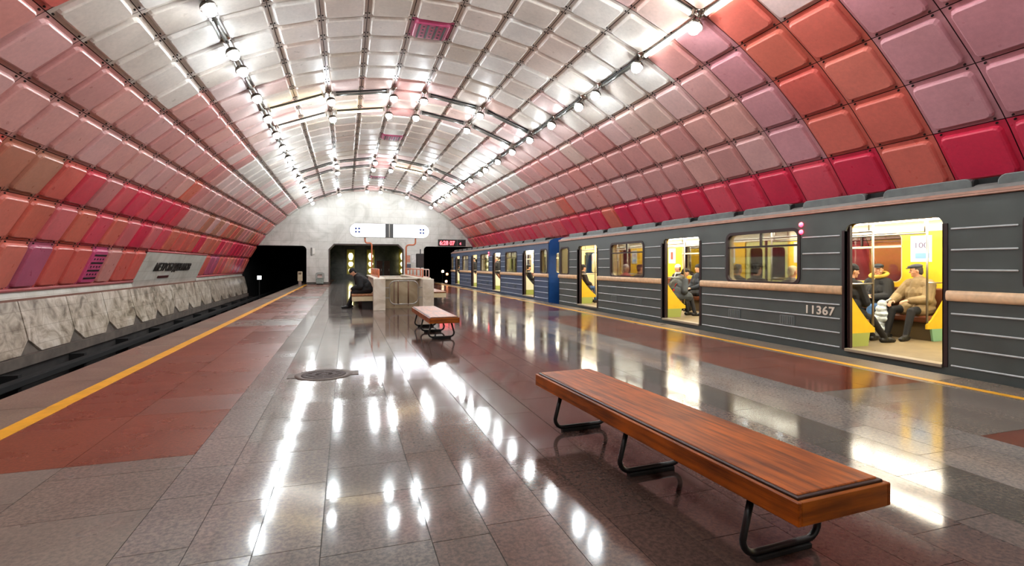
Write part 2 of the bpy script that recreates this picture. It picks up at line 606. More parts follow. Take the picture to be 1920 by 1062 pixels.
V, F, MI, T = [], [], [], []
for k in range(K0, K1):
    for a0, a1 in zip(SEAMS[:-1], SEAMS[1:]):
        col = panel_colour(a0, k)
        if (a0, k) in VENTS: continue
        if a0 == -70 and k in BOARD: continue
        build_panel(V, F, MI, T, a0, a1, k, col, None)
ceiling = structure(raw_mesh('ceiling', V, F, MI, T, [M_ENAMEL, M_BOLT]), 'red, pink and cream pressed metal panels lining the station vault', 'ceiling')
# the shell the panels hang from
mb = MB()
N = 72
for k in range(N):
    a, b = -70 + 140 * k / N, -70 + 140 * (k + 1) / N
    (xa, za), (xb, zb) = vault(a, -0.045), vault(b, -0.045)
    (xc, zc), (xd, zd) = vault(a, -0.25), vault(b, -0.25)
    mb.quad([(xa, YBACK, za), (xb, YBACK, zb), (xb, YEND, zb), (xa, YEND, za)])
    mb.quad([(xc, YBACK, zc), (xd, YBACK, zd), (xd, YEND, zd), (xc, YEND, zc)])
mb.build('vault_shell', M_SHELL, ceiling)

# ventilation panels: real things in the panel grid
def vent(a0, k, label, rows_along='t'):
    a1 = a0 + (7 if a0 == -70 else 6)
    V, F, MI, T = [], [], [], []
    col = srgb('#c8507c')
    build_panel(V, F, MI, T, a0, a1, k, col, None)
    xm, zm = vault((a0 + a1) / 2)
    t = thing('ventilation_grille', label, 'vent', (xm, ringY(k), zm), group='magenta ventilation panels')
    o = raw_mesh('grille_panel', V, F, MI, T, [M_ENAMEL, M_BOLT], t)
    o.location = (-xm, -ringY(k), -zm)
    w = math.radians(a1 - a0) * RV
    mb = MB()
    am = (a0 + a1) / 2
    R = Matrix.Rotation(math.radians(am), 4, 'Y')
    def spot(s, tt, ws, wt):
        a = a0 + (a1 - a0) * s / w
        x, z = vault(a, 0.074 + .014 * (1 - (2 * s / w - 1) ** 2))
        mb.box(-ws / 2, ws / 2, -wt / 2, wt / 2, -0.004, 0.004, M=Matrix.Translation((x - xm, tt, z - zm)) @ Matrix.Rotation(math.radians(a), 4, 'Y'))
    for j in range(4):
        s = w * (0.2 + 0.2 * j)
        spot(s, 0.46, 0.045, 0.66)
        if j < 3:
            for q in range(4):
                spot(s + w * 0.1, 0.22 + 0.16 * q, 0.045, 0.05)
    mb.build('vent_slots', M_BOLT, t)
vent(-3, 7, 'magenta vent panel in the vault crown, nearest of those overhead')
vent(-3, 18, 'magenta vent panel in the crown beyond the first double arch of lamps')
vent(-3, 29, 'magenta vent panel in the crown close to the end wall')
vent(-70, 12, 'magenta vent panel low on the left wall before the station name')

# ------------------------------------------------------------------ walls beside the tracks
def side_wall(sg):
    """sg = -1 left, +1 right; shapes are mirrored about the platform's middle"""
    bm = bmesh.new()
    top = Vector((CX + sg * 8.37, 0, 0.565)); bot = Vector((CX + sg * 8.13, 0, -0.52))
    up = (top - bot); H = up.length; up.normalize()
    ey = Vector((0, 1, 0)) if sg < 0 else Vector((0, -1, 0))
    M0 = frame((0, 0, 0), ey, up, ey.cross(up))
    out = ey.cross(up)
    y0 = 13.3
    for k in range(-11, 13):
        ya, yb = y0 + 1.93 * k + 0.02, y0 + 1.93 * (k + 1) - 0.02
        w = yb - ya
        pts = [(0, H), (0, H * 0.25), (0.36, 0), (w - 0.36, 0), (w, H * 0.25), (w, H)]
        pts = pts[::-1]
        M = M0.copy(); M.translation = bot + Vector((0, ya if sg < 0 else yb, 0))
        me = plate_mesh('slab', pts, (), 0.05, M)
        bm.from_mesh(me); bpy.data.meshes.remove(me)
    for f in bm.faces: f.material_index = 0
    me = bpy.data.meshes.new('wall')
    bmesh.ops.recalc_face_normals(bm, faces=bm.faces)
    bm.to_mesh(me); bm.free()
    w = link('wall_left' if sg < 0 else 'wall_right', me, M_TANM)
    structure(w, 'brown veined marble slabs with clipped corners beside the %s track' % ('left' if sg < 0 else 'right'), 'wall')
    def prism(name, prof, m, ya=YBACK, yb=YEND):
        mb = MB()
        P = [(CX + sg * x, z) for x, z in prof]
        n = len(P)
        for i in range(n):
            a, b = P[i], P[(i + 1) % n]
            mb.quad([(a[0], ya, a[1]), (b[0], ya, b[1]), (b[0], yb, b[1]), (a[0], yb, a[1])])
        for y in (ya, yb):
            mb.quad([(q[0], y, q[1]) for q in P])
        return mb.build(name, m, w)
    prism('backing_wall', [(8.36, 0.565), (8.12, -0.52), (8.12, -0.62), (8.7, -0.62), (8.7, 0.565)], M_CONC)
    prism('concrete_ledge', [(8.02, -0.53), (8.02, -0.74), (8.6, -0.74), (8.6, -0.53)], M_CONC)
    prism('lower_wall', [(8.08, -0.74), (8.08, -1.3), (8.6, -1.3), (8.6, -0.74)], M_CONCD)
    if sg < 0:
        prism('marble_strip', [(8.42, 0.8), (8.385, 0.6), (8.7, 0.6), (8.7, 0.8)], M_BOARDM, YBACK, ringY(16) - .01)
        prism('marble_strip', [(8.42, 0.8), (8.385, 0.6), (8.7, 0.6), (8.7, 0.8)], M_BOARDM, ringY(24) + .01, YEND)
    else:
        prism('marble_strip', [(8.42, 0.8), (8.385, 0.6), (8.7, 0.6), (8.7, 0.8)], M_BOARDM)
    prism('ledge_moulding', [(8.32, 0.615), (8.32, 0.57), (8.6, 0.57), (8.6, 0.615)], M_BROWNRAIL)
    mb = MB()
    x, z = CX + sg * 8.39, 0.805
    if sg < 0:
        mb.tube([(x, YBACK, z), (x, ringY(16) - 0.03, z)], 0.045)
        mb.tube([(x, ringY(24) + 0.03, z), (x, YEND, z)], 0.045)
        xt, zt = vault(-63, 0.03)
        mb.tube([(xt, ringY(16) - 0.03, zt), (xt, ringY(24) + 0.03, zt)], 0.04)
    else:
        mb.tube([(x, YBACK, z), (x, YEND, z)], 0.045)
    mb.build('pink_moulding', M_PINKRAIL, w)
    # contact rail in its cover, on brackets
    mb = MB()
    mb.box(CX + sg * 7.72 - 0.09, CX + sg * 7.72 + 0.09, YBACK, YEND + 12, -0.98, -0.84, bevel=0.02)
    for j in range(18):
        yy = -6 + 2.6 * j
        mb.box(CX + sg * 7.9 - 0.18, CX + sg * 7.9 + 0.12, yy, yy + 0.12, -1.25, -0.78)
    mb.build('contact_rail_cover', M_DARK, w)
    return w
wall_left = side_wall(-1)
wall_right = side_wall(1)

# track beds with sleepers and rails
def track(cx, name):
    mb = MB()
    mb.box(cx - 1.9, cx + 1.9, YBACK, YEND + 22, -1.5, -1.3)
    o = structure(mb.build(name, M_CONCD), 'dark concrete track bed below the platform edge', 'track')
    mb = MB()
    for j in range(70):
        y = YBACK + 0.6 * j * 1.2
        if y < YEND + 20:
            mb.box(cx - 1.25, cx + 1.25, y, y + 0.24, -1.3, -1.22)
    mb.build('sleepers', M_DARK, o)
    for s in (-1, 1):
        mb = MB(); x = cx + s * 0.76
        mb.box(x - 0.035, x + 0.035, YBACK, YEND + 20, -1.12, -1.06)
        mb.box(x - 0.01, x + 0.01, YBACK, YEND + 20, -1.2, -1.12)
        mb.box(x - 0.06, x + 0.06, YBACK, YEND + 20, -1.22, -1.2)
        mb.build('rail', M_STEEL, o)
    return o
track(-4.75, 'track_bed')
track(8.35, 'track_bed')

# ------------------------------------------------------------------ platform floor
PX0, PX1 = -3.227, 6.90
XE = [PX0, -2.55, -1.75, -1.0, -.698, -.406, -.11, .393, .677, 1.03, 1.30, 1.60, 2.07, 2.37, 2.64, 2.996, 3.28, 3.783, 4.08, 4.371, 4.673, 5.423, 6.223, PX1]
rf = random.Random(5)
def shade(h, v):
    c = srgb(h); q = 1.10 * (1 + rf.uniform(-v, v))
    return tuple(min(1, x * q) for x in c[:3]) + (1,)
def red_zone(y):
    t = (y - 4.08) % 9.68
    return t < 8.25
def slab_col(xa, xb, y):
    xm = (xa + xb) / 2
    e = abs(xm - CX)
    if e > 4.38: return shade('#6c6053', .08)
    if e > 2.83: return shade('#653626', .12) if red_zone(y) else shade('#655d55', .07)
    if e > 1.94: return shade('#716b66', .07)
    if e > 1.44: return shade('#67625e', .06) if xm < CX else shade('#504a43', .06)
    if e > 1.16: return shade('#5e524c', .09)
    if e > 0.8: return shade('#5c4a44', .15)
    return shade('#4f3d37', .16)
V, F, MI, T = [], [], [], []
def slab(x0, x1, y0, y1, col, z=0.0, g=0.0022, d=0.012):
    b = len(V)
    for zz, e in ((z, g), (z - d, g)):
        V.extend([(x0 + e, y0 + e, zz), (x1 - e, y0 + e, zz), (x1 - e, y1 - e, zz), (x0 + e, y1 - e, zz)])
    F.append((b, b + 1, b + 2, b + 3)); MI.append(0); T.append(col)
    for j in range(4):
        j2 = (j + 1) % 4
        F.append((b + j, b + j2, b + 4 + j2, b + 4 + j)); MI.append(0); T.append(col)
YF0, YF1 = YBACK, 50.0
breaks = []
y = 4.08 - 9.68 * 2
while y < YF1:
    breaks += [y, y + 8.25]; y += 9.68
STAIR = (1.11, 2.2, 15.55, 20.9)
for xa, xb in zip(XE[:-1], XE[1:]):
    y = YF0 + rf.uniform(-.5, 0)
    while y < YF1:
        L = rf.choice([.45, .6, .6, .75, .9, .9]) if (xb - xa) < .6 else rf.choice([.6, .9, 1.2])
        y2 = y + L
        for bk in breaks:
            if y + 0.02 < bk < y2 + 0.15 and abs((xa + xb) / 2 - CX) > 2.83: y2 = bk; break
        c4 = slab_col(xa, xb, (y + y2) / 2)
        xm = (xa + xb) / 2
        pol = 0.36 if xm < -2.5 else 0.30 if xm < -1.0 else 0.15 if xm < -0.7 else 0.085 if xm < 3.3 else 0.12 if xm < 4.6 else 0.15 if xm < 6.2 else 0.3
        slab(xa, xb, y, y2, c4[:3] + (pol * rf.uniform(.8, 1.2),))
        y = y2
floor = structure(raw_mesh('floor', V, F, MI, T, [M_GRANITE]), 'polished grey and red granite platform floor', 'floor')
mb = MB()
mb.box(PX0, PX1, YF0 - .5, YF1 + 1, -0.16, -0.0035)
mb.box(PX0 + 0.45, PX1 - 0.45, YF0 - .5, YEND + .5, -1.4, -0.16)
mb.build('platform_slab', M_GROUT, floor)
for n, (xa, xb) in enumerate(((-2.63, -2.48), (6.325, 6.425))):
    mb = MB()
    y = YF0
    while y < YEND - .1:
        L = rf.uniform(2.5, 5)
        yy = min(y + L, YEND - .05)
        dx = rf.uniform(-.006, .006)
        mb.box(xa + dx, xb + dx, y, yy - .004, -0.001, 0.003)
        y = yy
    structure(mb.build('trim_%d' % (n + 1), M_YELLOW), 'yellow safety line along the %s platform edge' % ('left' if n == 0 else 'right'), 'line')

# manhole
t = thing('manhole_cover', 'round cast iron manhole cover with clipped corner frame in the grey floor', 'manhole cover', (-0.25, 6.58, 0))
mb = MB()
mb.lathe([(0.33, 0.0), (0.33, 0.006), (0.27, 0.008), (0.262, 0.003), (0.25, 0.003)], 40)
for s in (-1, 1):
    mb.box(s * 0.33 - 0.07, s * 0.33 + 0.07, -0.11, 0.11, 0.0, 0.006)
mb.build('manhole_frame', mat('cast_iron_light', '#5e524b', 0.65, 0.1, var=.2), t)
mb = MB()
mb.lathe([(0, 0.0075), (0.05, 0.0075), (0.055, 0.004), (0.1, 0.004), (0.105, 0.0075), (0.15, 0.0075), (0.155, 0.004), (0.2, 0.004), (0.205, 0.0075), (0.255, 0.0075), (0.258, 0.001)], 40)
for j in range(12):
    mb.box(0.06, 0.25, -0.006, 0.006, 0.004, 0.0085, M=Matrix.Rotation(j * PI / 6, 4, 'Z'))
mb.build('lid', mat('cast_iron', '#3a2a26', 0.7, 0.1, var=.2), t)

# ------------------------------------------------------------------ end wall, tunnels, hall
arc = []
aL = math.degrees(math.asin((-5.75 - CX) / RV)); 
n = 60
aR = 57.0
aL = -57.3
for j in range(n + 1):
    a = aL + (aR - aL) * j / n
    arc.append(vault(a, -0.06))
out = arc + rounded([(arc[-1][0], 2.73), (5.5, 2.73), (5.5, -1.35), (4.04, -1.35), (4.04, 2.49), (3.66, 2.87), (-0.78, 2.85), (-1.14, 2.46), (-1.14, -1.35), (-2.57, -1.35), (-2.57, 2.68), (arc[0][0], 2.68)],
                    [0, 0.28, 0, 0, 0, 0, 0, 0, 0, 0, 0.3, 0], 6)
me = plate_mesh('wall_end', out, (), 0.5, face_south(0, YEND + 0.5, 0))
wall_end = structure(link('wall_end', me, M_WALLM), 'white marble end wall filling the arch of the vault', 'wall')
mb = MB()
mb.box(-2.57, -1.14, YEND - 0.02, YEND, 0, 0.16)
mb.box(4.04, 5.5, YEND - 0.02, YEND, 0, 0.16)
structure(mb.build('baseboard_end', mat('dark_plinth', '#4d4640', 0.4, var=.2)), 'dark stone plinth under the end wall', 'baseboard')
# dark frame around the middle opening
fr_out = [(-1.14, 0), (4.04, 0), (4.04, 2.49), (3.66, 2.87), (-0.78, 2.85), (-1.14, 2.46)]
fr_in = [(-1.05, 0.001), (3.95, 0.001), (3.95, 2.45), (3.62, 2.78), (-0.74, 2.76), (-1.05, 2.42)]
fo = [fr_out[1], fr_out[2], fr_out[3], fr_out[4], fr_out[5], fr_out[0], fr_in[0], fr_in[5], fr_in[4], fr_in[3], fr_in[2], fr_in[1]]
structure(link('trim_3', plate_mesh('trim_3', fo, (), 0.5, face_south(0, YEND + 0.51, 0)), mat('dark_brown_frame', '#38221e', 0.5)), 'dark brown lining of the middle opening', 'trim')

def room(name, x0, x1, y0, y1, z0, z1, m, label, open_front=True, floor_too=True):
    mb = MB()
    mb.box(x0 - .2, x0, y0, y1, z0, z1)
    mb.box(x1, x1 + .2, y0, y1, z0, z1)
    mb.box(x0 - .2, x1 + .2, y1, y1 + .2, z0, z1)
    mb.box(x0 - .2, x1 + .2, y0, y1 + .2, z1, z1 + .2)
    return structure(mb.build(name, m), label, 'tunnel' if 'tunnel' in label else 'wall')
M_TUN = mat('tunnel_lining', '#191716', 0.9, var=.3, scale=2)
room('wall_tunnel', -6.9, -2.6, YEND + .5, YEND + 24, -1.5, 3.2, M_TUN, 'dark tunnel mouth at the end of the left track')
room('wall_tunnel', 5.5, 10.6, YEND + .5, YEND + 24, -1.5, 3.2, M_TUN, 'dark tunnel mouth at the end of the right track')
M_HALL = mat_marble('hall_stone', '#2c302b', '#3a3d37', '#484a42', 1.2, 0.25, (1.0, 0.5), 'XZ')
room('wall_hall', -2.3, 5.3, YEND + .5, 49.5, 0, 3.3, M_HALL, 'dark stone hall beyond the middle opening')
M_MAROON = mat('maroon_door', '#3a1714', 0.5, var=.2)
for n, x in enumerate((2.75, 3.45)):  # panels added for two unclear dark reddish shapes in the hall
    mb = MB()
    mb.box(x, x + 0.52, 49.44, 49.5, 0, 1.75, bevel=0.01)
    d = structure(mb.build('door_%d' % (n + 1), M_MAROON), 'dark maroon door at the back of the hall', 'door')
    mb = MB(); mb.box(x + 0.42, x + 0.45, 49.4, 49.45, 0.8, 1.0); mb.build('door_handle', M_STEEL, d)

# back wall behind the camera
arc2 = [vault(-70 + 140 * j / 40, -0.1) for j in range(41)]
o2 = arc2 + [(arc2[-1][0], -1.4), (arc2[0][0], -1.4)]
structure(link('wall_back', plate_mesh('wall_back', o2, (), 0.4, face_south(0, YBACK, 0)), M_WALLM), 'white marble end wall behind the viewer', 'wall')

# station name board on the left wall
ya, yb = ringY(16), ringY(24)
xb_, zb_ = vault(-70, 0.02); xt_, zt_ = vault(-63, 0.02)
upv = Vector((xt_ - xb_, 0, zt_ - zb_)); hb = upv.length; upv.normalize()
Mb = frame((0, 0, 0), (0, 1, 0), upv, Vector((0, 1, 0)).cross(upv))
t = thing('station_name_board', 'white marble board with dark station name letters on the left wall', 'sign', (xb_, (ya + yb) / 2, zb_))
o = link('board', plate_mesh('board', [(ya, -0.22), (yb, -0.22), (yb, hb), (ya, hb)], (), 0.03, Mb), M_BOARDM, t, (0, -(ya + yb) / 2, 0))
M_LET = mat('letter_bronze', '#2b2420', 0.5, 0.2)
Mt = Mb.copy(); Mt.translation = Mb @ Vector((22.9 - (ya + yb) / 2, 0.37, 0.032))
link('lettering', text_mesh('lettering', 'МЕТРОБУДІВНИКІВ', 0.42, 0.03, 'CENTER', Mt, width=4.2, bold=0.006), M_LET, t)
Mt = Mb.copy(); Mt.translation = Mb @ Vector((22.15 - (ya + yb) / 2, 0.08, 0.031))
link('plaque', plate_mesh('plaque', [(-.58, 0), (.58, 0), (.58, .09), (-.58, .09)], (), 0.02, Mt), mat('plaque_maroon', '#4b1a1c', 0.4), t)

# ------------------------------------------------------------------ lamps
def proto_lamp():
    t = thing('globe_lamp', 'x', 'lamp')
    MB().lathe([(0, 0.0), (0.115, 0.0), (0.12, -0.018), (0.1, -0.04), (0.06, -0.055), (0.055, -0.075), (0.03, -0.085), (0.0, -0.086)], 20).build('mount', M_CHROME, t)
    MB().lathe([(0.018, -0.07), (0.018, -0.21)], 10).build('stem', M_CHROME, t)
    MB().lathe([(0.0, -0.195), (0.05, -0.197), (0.09, -0.213), (0.122, -0.25), (0.137, -0.30), (0.133, -0.301), (0.117, -0.255), (0.085, -0.22), (0, -0.203)], 24).build('cap', M_SHADEC, t)
    pr = [(0, -0.24)]
    for q in range(1, 8):
        th = PI * q / 8
        pr.append((0.105 * math.sin(th), -0.335 + 0.10 * math.cos(th)))
    pr.append((0, -0.435))
    MB().lathe(pr, 14).build('globe', M_GLOBE, t)
    kids_index(t)
    return t
def place_lamp(a, k, label, group):
    global _lamp_used
    o = LAMP if not _lamp_used else copy_tree(LAMP)
    _lamp_used = True
    x, z = vault(a, 0.0)
    o.location = (x, ringY(k), z)
    o.rotation_euler = (0, math.radians(a), 0)
    tag(o, label, 'lamp', group)
    return o
LAMP = proto_lamp(); _lamp_used = False
ORD = ['first', 'second', 'third', 'fourth', 'fifth', 'sixth', 'seventh', 'eighth', 'ninth', 'tenth', 'eleventh', 'twelfth', 'thirteenth', 'fourteenth', 'fifteenth', 'sixteenth', 'seventeenth', 'eighteenth', 'nineteenth', 'twentieth', 'twenty-first', 'twenty-second', 'twenty-third', 'twenty-fourth']
ROWK = [1 + 11 * m + d for m in range(-1, 4) for d in (0, 2, 4, 6, 7, 9)]
ROWK = [k for k in ROWK if -8 <= k <= 36]
VIS_R = [k for k in ROWK if 3 <= k <= 34]; VIS_L = [k for k in ROWK if 5 <= k <= 34]
for sg in (-1, 1):
    vis = VIS_L if sg < 0 else VIS_R
    for k in ROWK:
        if k > 34: continue
        if k in vis:
            lab = 'globe lamp, %s from the viewer in the %s' % (ORD[vis.index(k)], 'left row above the empty track' if sg < 0 else 'right row on the train side')
        else:
            lab = 'globe lamp of the %s row, behind the viewer' % ('empty track side' if sg < 0 else 'train side')
        place_lamp(27 * sg, k, lab, 'globe lamps along the %s of the vault' % ('left' if sg < 0 else 'right'))
ARCN = {1: 'arch right above the viewer', 3: 'arch just ahead overhead', 12: 'nearest arch of tubes in view', 14: 'second arch of tubes', 23: 'third arch of tubes', 25: 'fourth arch of tubes', 34: 'last arch before the end wall', -10: 'arch behind the viewer', -8: 'arch behind the viewer'}
POSN = {-15: 'far left of the crown', -3: 'just left of the crown', 3: 'just right of the crown', 15: 'far right of the crown'}
for k in (-8, 1, 3, 12, 14, 23, 25, 34):
    for a in (-15, -3, 3, 15):
        place_lamp(a, k, 'globe lamp %s on the %s' % (POSN[a], ARCN[k]), 'globe lamps on the tube arches')

def proto_tube():
    t = thing('fluorescent_tube', 'x', 'tube lamp')
    mb = MB(); mb.box(-0.78, 0.78, -0.035, 0.035, -0.075, -0.03, bevel=0.008); mb.build('housing', M_BLACK, t)
    mb = MB(); mb.tube([(-0.73, 0, -0.125), (0.73, 0, -0.125)], 0.034, 12); mb.build('tube', M_TUBEOFF, t)
    for s in (-1, 1):
        mb = MB(); mb.box(s * 0.76 - 0.03, s * 0.76 + 0.03, -0.042, 0.042, -0.165, -0.03, bevel=0.01); mb.build('end_cap', M_STEEL, t)
    kids_index(t)
    return t
TUBE = proto_tube(); _tube_used = False
def lit_proto(m):
    me = [c for c in KIDS[TUBE.name] if c.name.startswith('tube')][0].data.copy()
    me.materials.clear(); me.materials.append(m)
    return me
TUBE_LIT = {'on': lit_proto(M_TUBEON), 'warm': lit_proto(M_TUBEWARM)}
def place_tube(p, q, a, state, label, group):
    global _tube_used
    o = TUBE if not _tube_used else copy_tree(TUBE)
    first = not _tube_used
    _tube_used = True
    p, q = Vector(p), Vector(q)
    ex = (q - p).normalized()
    ez = Vector((math.sin(math.radians(a)), 0, math.cos(math.radians(a))))
    M = frame((p + q) / 2, ex, ez.cross(ex), ez)
    o.matrix_world = M
    if state:
        for c in bpy.data.objects:
            if c.parent == o and c.name.startswith('tube'):
                c.data = TUBE_LIT[state]
    tag(o, label, 'tube lamp', group)
for sg in (1, -1):
    cnt = 0
    for a_, b_ in zip(ROWK[:-1], ROWK[1:]):
        if b_ - a_ != 2 or b_ > 34 or a_ < -3: continue
        st = 'on' if (sg, a_) in ((1, 3), (1, 1), (-1, 23), (1, 27)) else None
        if a_ >= (3 if sg > 0 else 5):
            lab = '%s tube light, %s from the viewer, between lamps of the %s row' % ('lit' if st else 'unlit dark', ORD[cnt], 'right' if sg > 0 else 'left'); cnt += 1
        else:
            lab = '%s tube light overhead beside the viewer on the %s' % ('lit' if st else 'unlit', 'train side' if sg > 0 else 'left side')
        x, z = vault(27 * sg)
        place_tube((x, ringY(a_), z), (x, ringY(b_), z), 27 * sg, st, lab, 'tube lights along the vault')
LIT = {(3, 15): 'on', (12, -27): 'warm', (14, -27): 'on', (14, -15): 'warm', (25, 3): 'warm', (34, -27): None}
SEGN = {-27: 'at the left end', -15: 'left of the crown', 3: 'right of the crown', 15: 'at the train side end'}
for k in (1, 3, 12, 14, 23, 25, 34):
    for a0, a1 in ((-27, -15), (-15, -3), (3, 15), (15, 27)):
        (x0, z0), (x1, z1) = vault(a0), vault(a1)
        st = LIT.get((k, a0))
        place_tube((x0, ringY(k), z0), (x1, ringY(k), z1), (a0 + a1) / 2, st, '%s tube light %s, %s' % ('lit' if st else 'unlit dark', SEGN[a0], ARCN[k]), 'tube lights of the arches')

# ------------------------------------------------------------------ camera
cam = bpy.data.cameras.new('camera')
cam.sensor_width = 36.0
cam.lens = 960 / 1920 * 36
cam.shift_y = -33 / 1920
cam.clip_start = 0.05
co = bpy.data.objects.new('camera', cam)
COL.objects.link(co)
co.location = (0, 0, 1.32)
co.rotation_euler = (PI / 2, 0, -math.atan2(960 - 648, 960))
sc.camera = co
w = bpy.data.worlds.new('world'); sc.world = w; w.use_nodes = True
w.node_tree.nodes['Background'].inputs[0].default_value = (0.02, 0.02, 0.025, 1)
w.node_tree.nodes['Background'].inputs[1].default_value = 0.3
sc.view_settings.view_transform = 'Standard'
sc.view_settings.look = 'None'
sc.view_settings.gamma = 1.0
sc.view_settings.use_curve_mapping = False
sc.view_settings.exposure = 1.5
cy = sc.cycles
cy.use_denoising = True
cy.max_bounces = 8; cy.diffuse_bounces = 4; cy.glossy_bounces = 4; cy.transparent_max_bounces = 16; cy.transmission_bounces = 6
cy.caustics_reflective = False; cy.caustics_refractive = False
cy.sample_clamp_indirect = 4.0
cy.use_light_tree = True
cy.denoiser = 'OPENIMAGEDENOISE'
cy.denoising_input_passes = 'RGB_ALBEDO_NORMAL'
cy.denoising_prefilter = 'ACCURATE'
# ------------------------------------------------------------------ the train
XT = 7.01                   # near face of the cars
CW, CL = 2.46, 18.05        # width, length
M_CREAM = mat('cream_panel', '#e2cf9c', 0.4, var=.05)
M_YEL = mat('yellow_panel', '#dcb426', 0.4, var=.06)
M_PALEP = mat('pale_partition', '#dcd9bd', 0.4)
M_OLIVE = mat('olive_kick', '#9aa352', 0.5)
M_SEAGREEN = mat('sea_green_kick', '#7fae8c', 0.5)
M_CEIL = mat('car_ceiling', '#efece2', 0.5)
M_STRIP = mat_emit('car_light', '#fff6e4', 8.0)
M_LINO = mat('car_linoleum', '#7d6c4e', 0.55, var=.15, scale=5)
M_SEATR = mat('seat_leatherette', '#6b3a22', 0.45)
M_SEATB = mat('seat_base', '#54452c', 0.6)
M_RUBR = mat('maroon_rubber', '#2a1210', 0.55)
M_GLASS = mat_glass('window_glass')
M_LIME = mat('lime_door_paint', '#c7c983', 0.45)
M_GUTTER = mat('gutter_paint', '#6f635c', 0.5, var=.15)
M_GUTLINE = mat('gutter_pink', '#ad8472', 0.5, var=.15)
M_BELT = mat('belt_rail_paint', '#dcb48c', 0.45, var=.15, scale=14)
M_SKIRT = mat('under_skirt', '#1e201f', 0.7)
M_REDLAMP = mat_emit('red_marker', '#ff1030', 5.0)
M_POSTER = mat('poster_paper', '#b9c2c4', 0.6)
M_INKV = mat('poster_ink', '#5a4a6e', 0.6)
M_INKB = mat('poster_blue', '#6f98c8', 0.6)
M_INKR = mat('poster_red', '#d8402a', 0.6)
M_SILL = mat('door_sill', '#a69a86', 0.4, 0.5)

DOORC = [-2.17, -6.74, -11.31, -15.88]
DW = 1.29
DZ0, DZ1 = 0.095, 1.925
WZ0, WZ1, WZT = 1.02, 1.91, 1.655
WINS = [(-0.75, -0.11, False)]       # (y_hi-ish) handled below
def bays():
    """windows as (y0, y1, is_end)"""
    r = []
    r.append((-0.80, -0.14, True))
    for a, b in zip(DOORC[:-1], DOORC[1:]):
        c = (a + b) / 2
        r.append((c - 0.82, c + 0.82, False))
    r.append((-CL + 0.14, -CL + 0.80, True))
    return r
BAYS = bays()

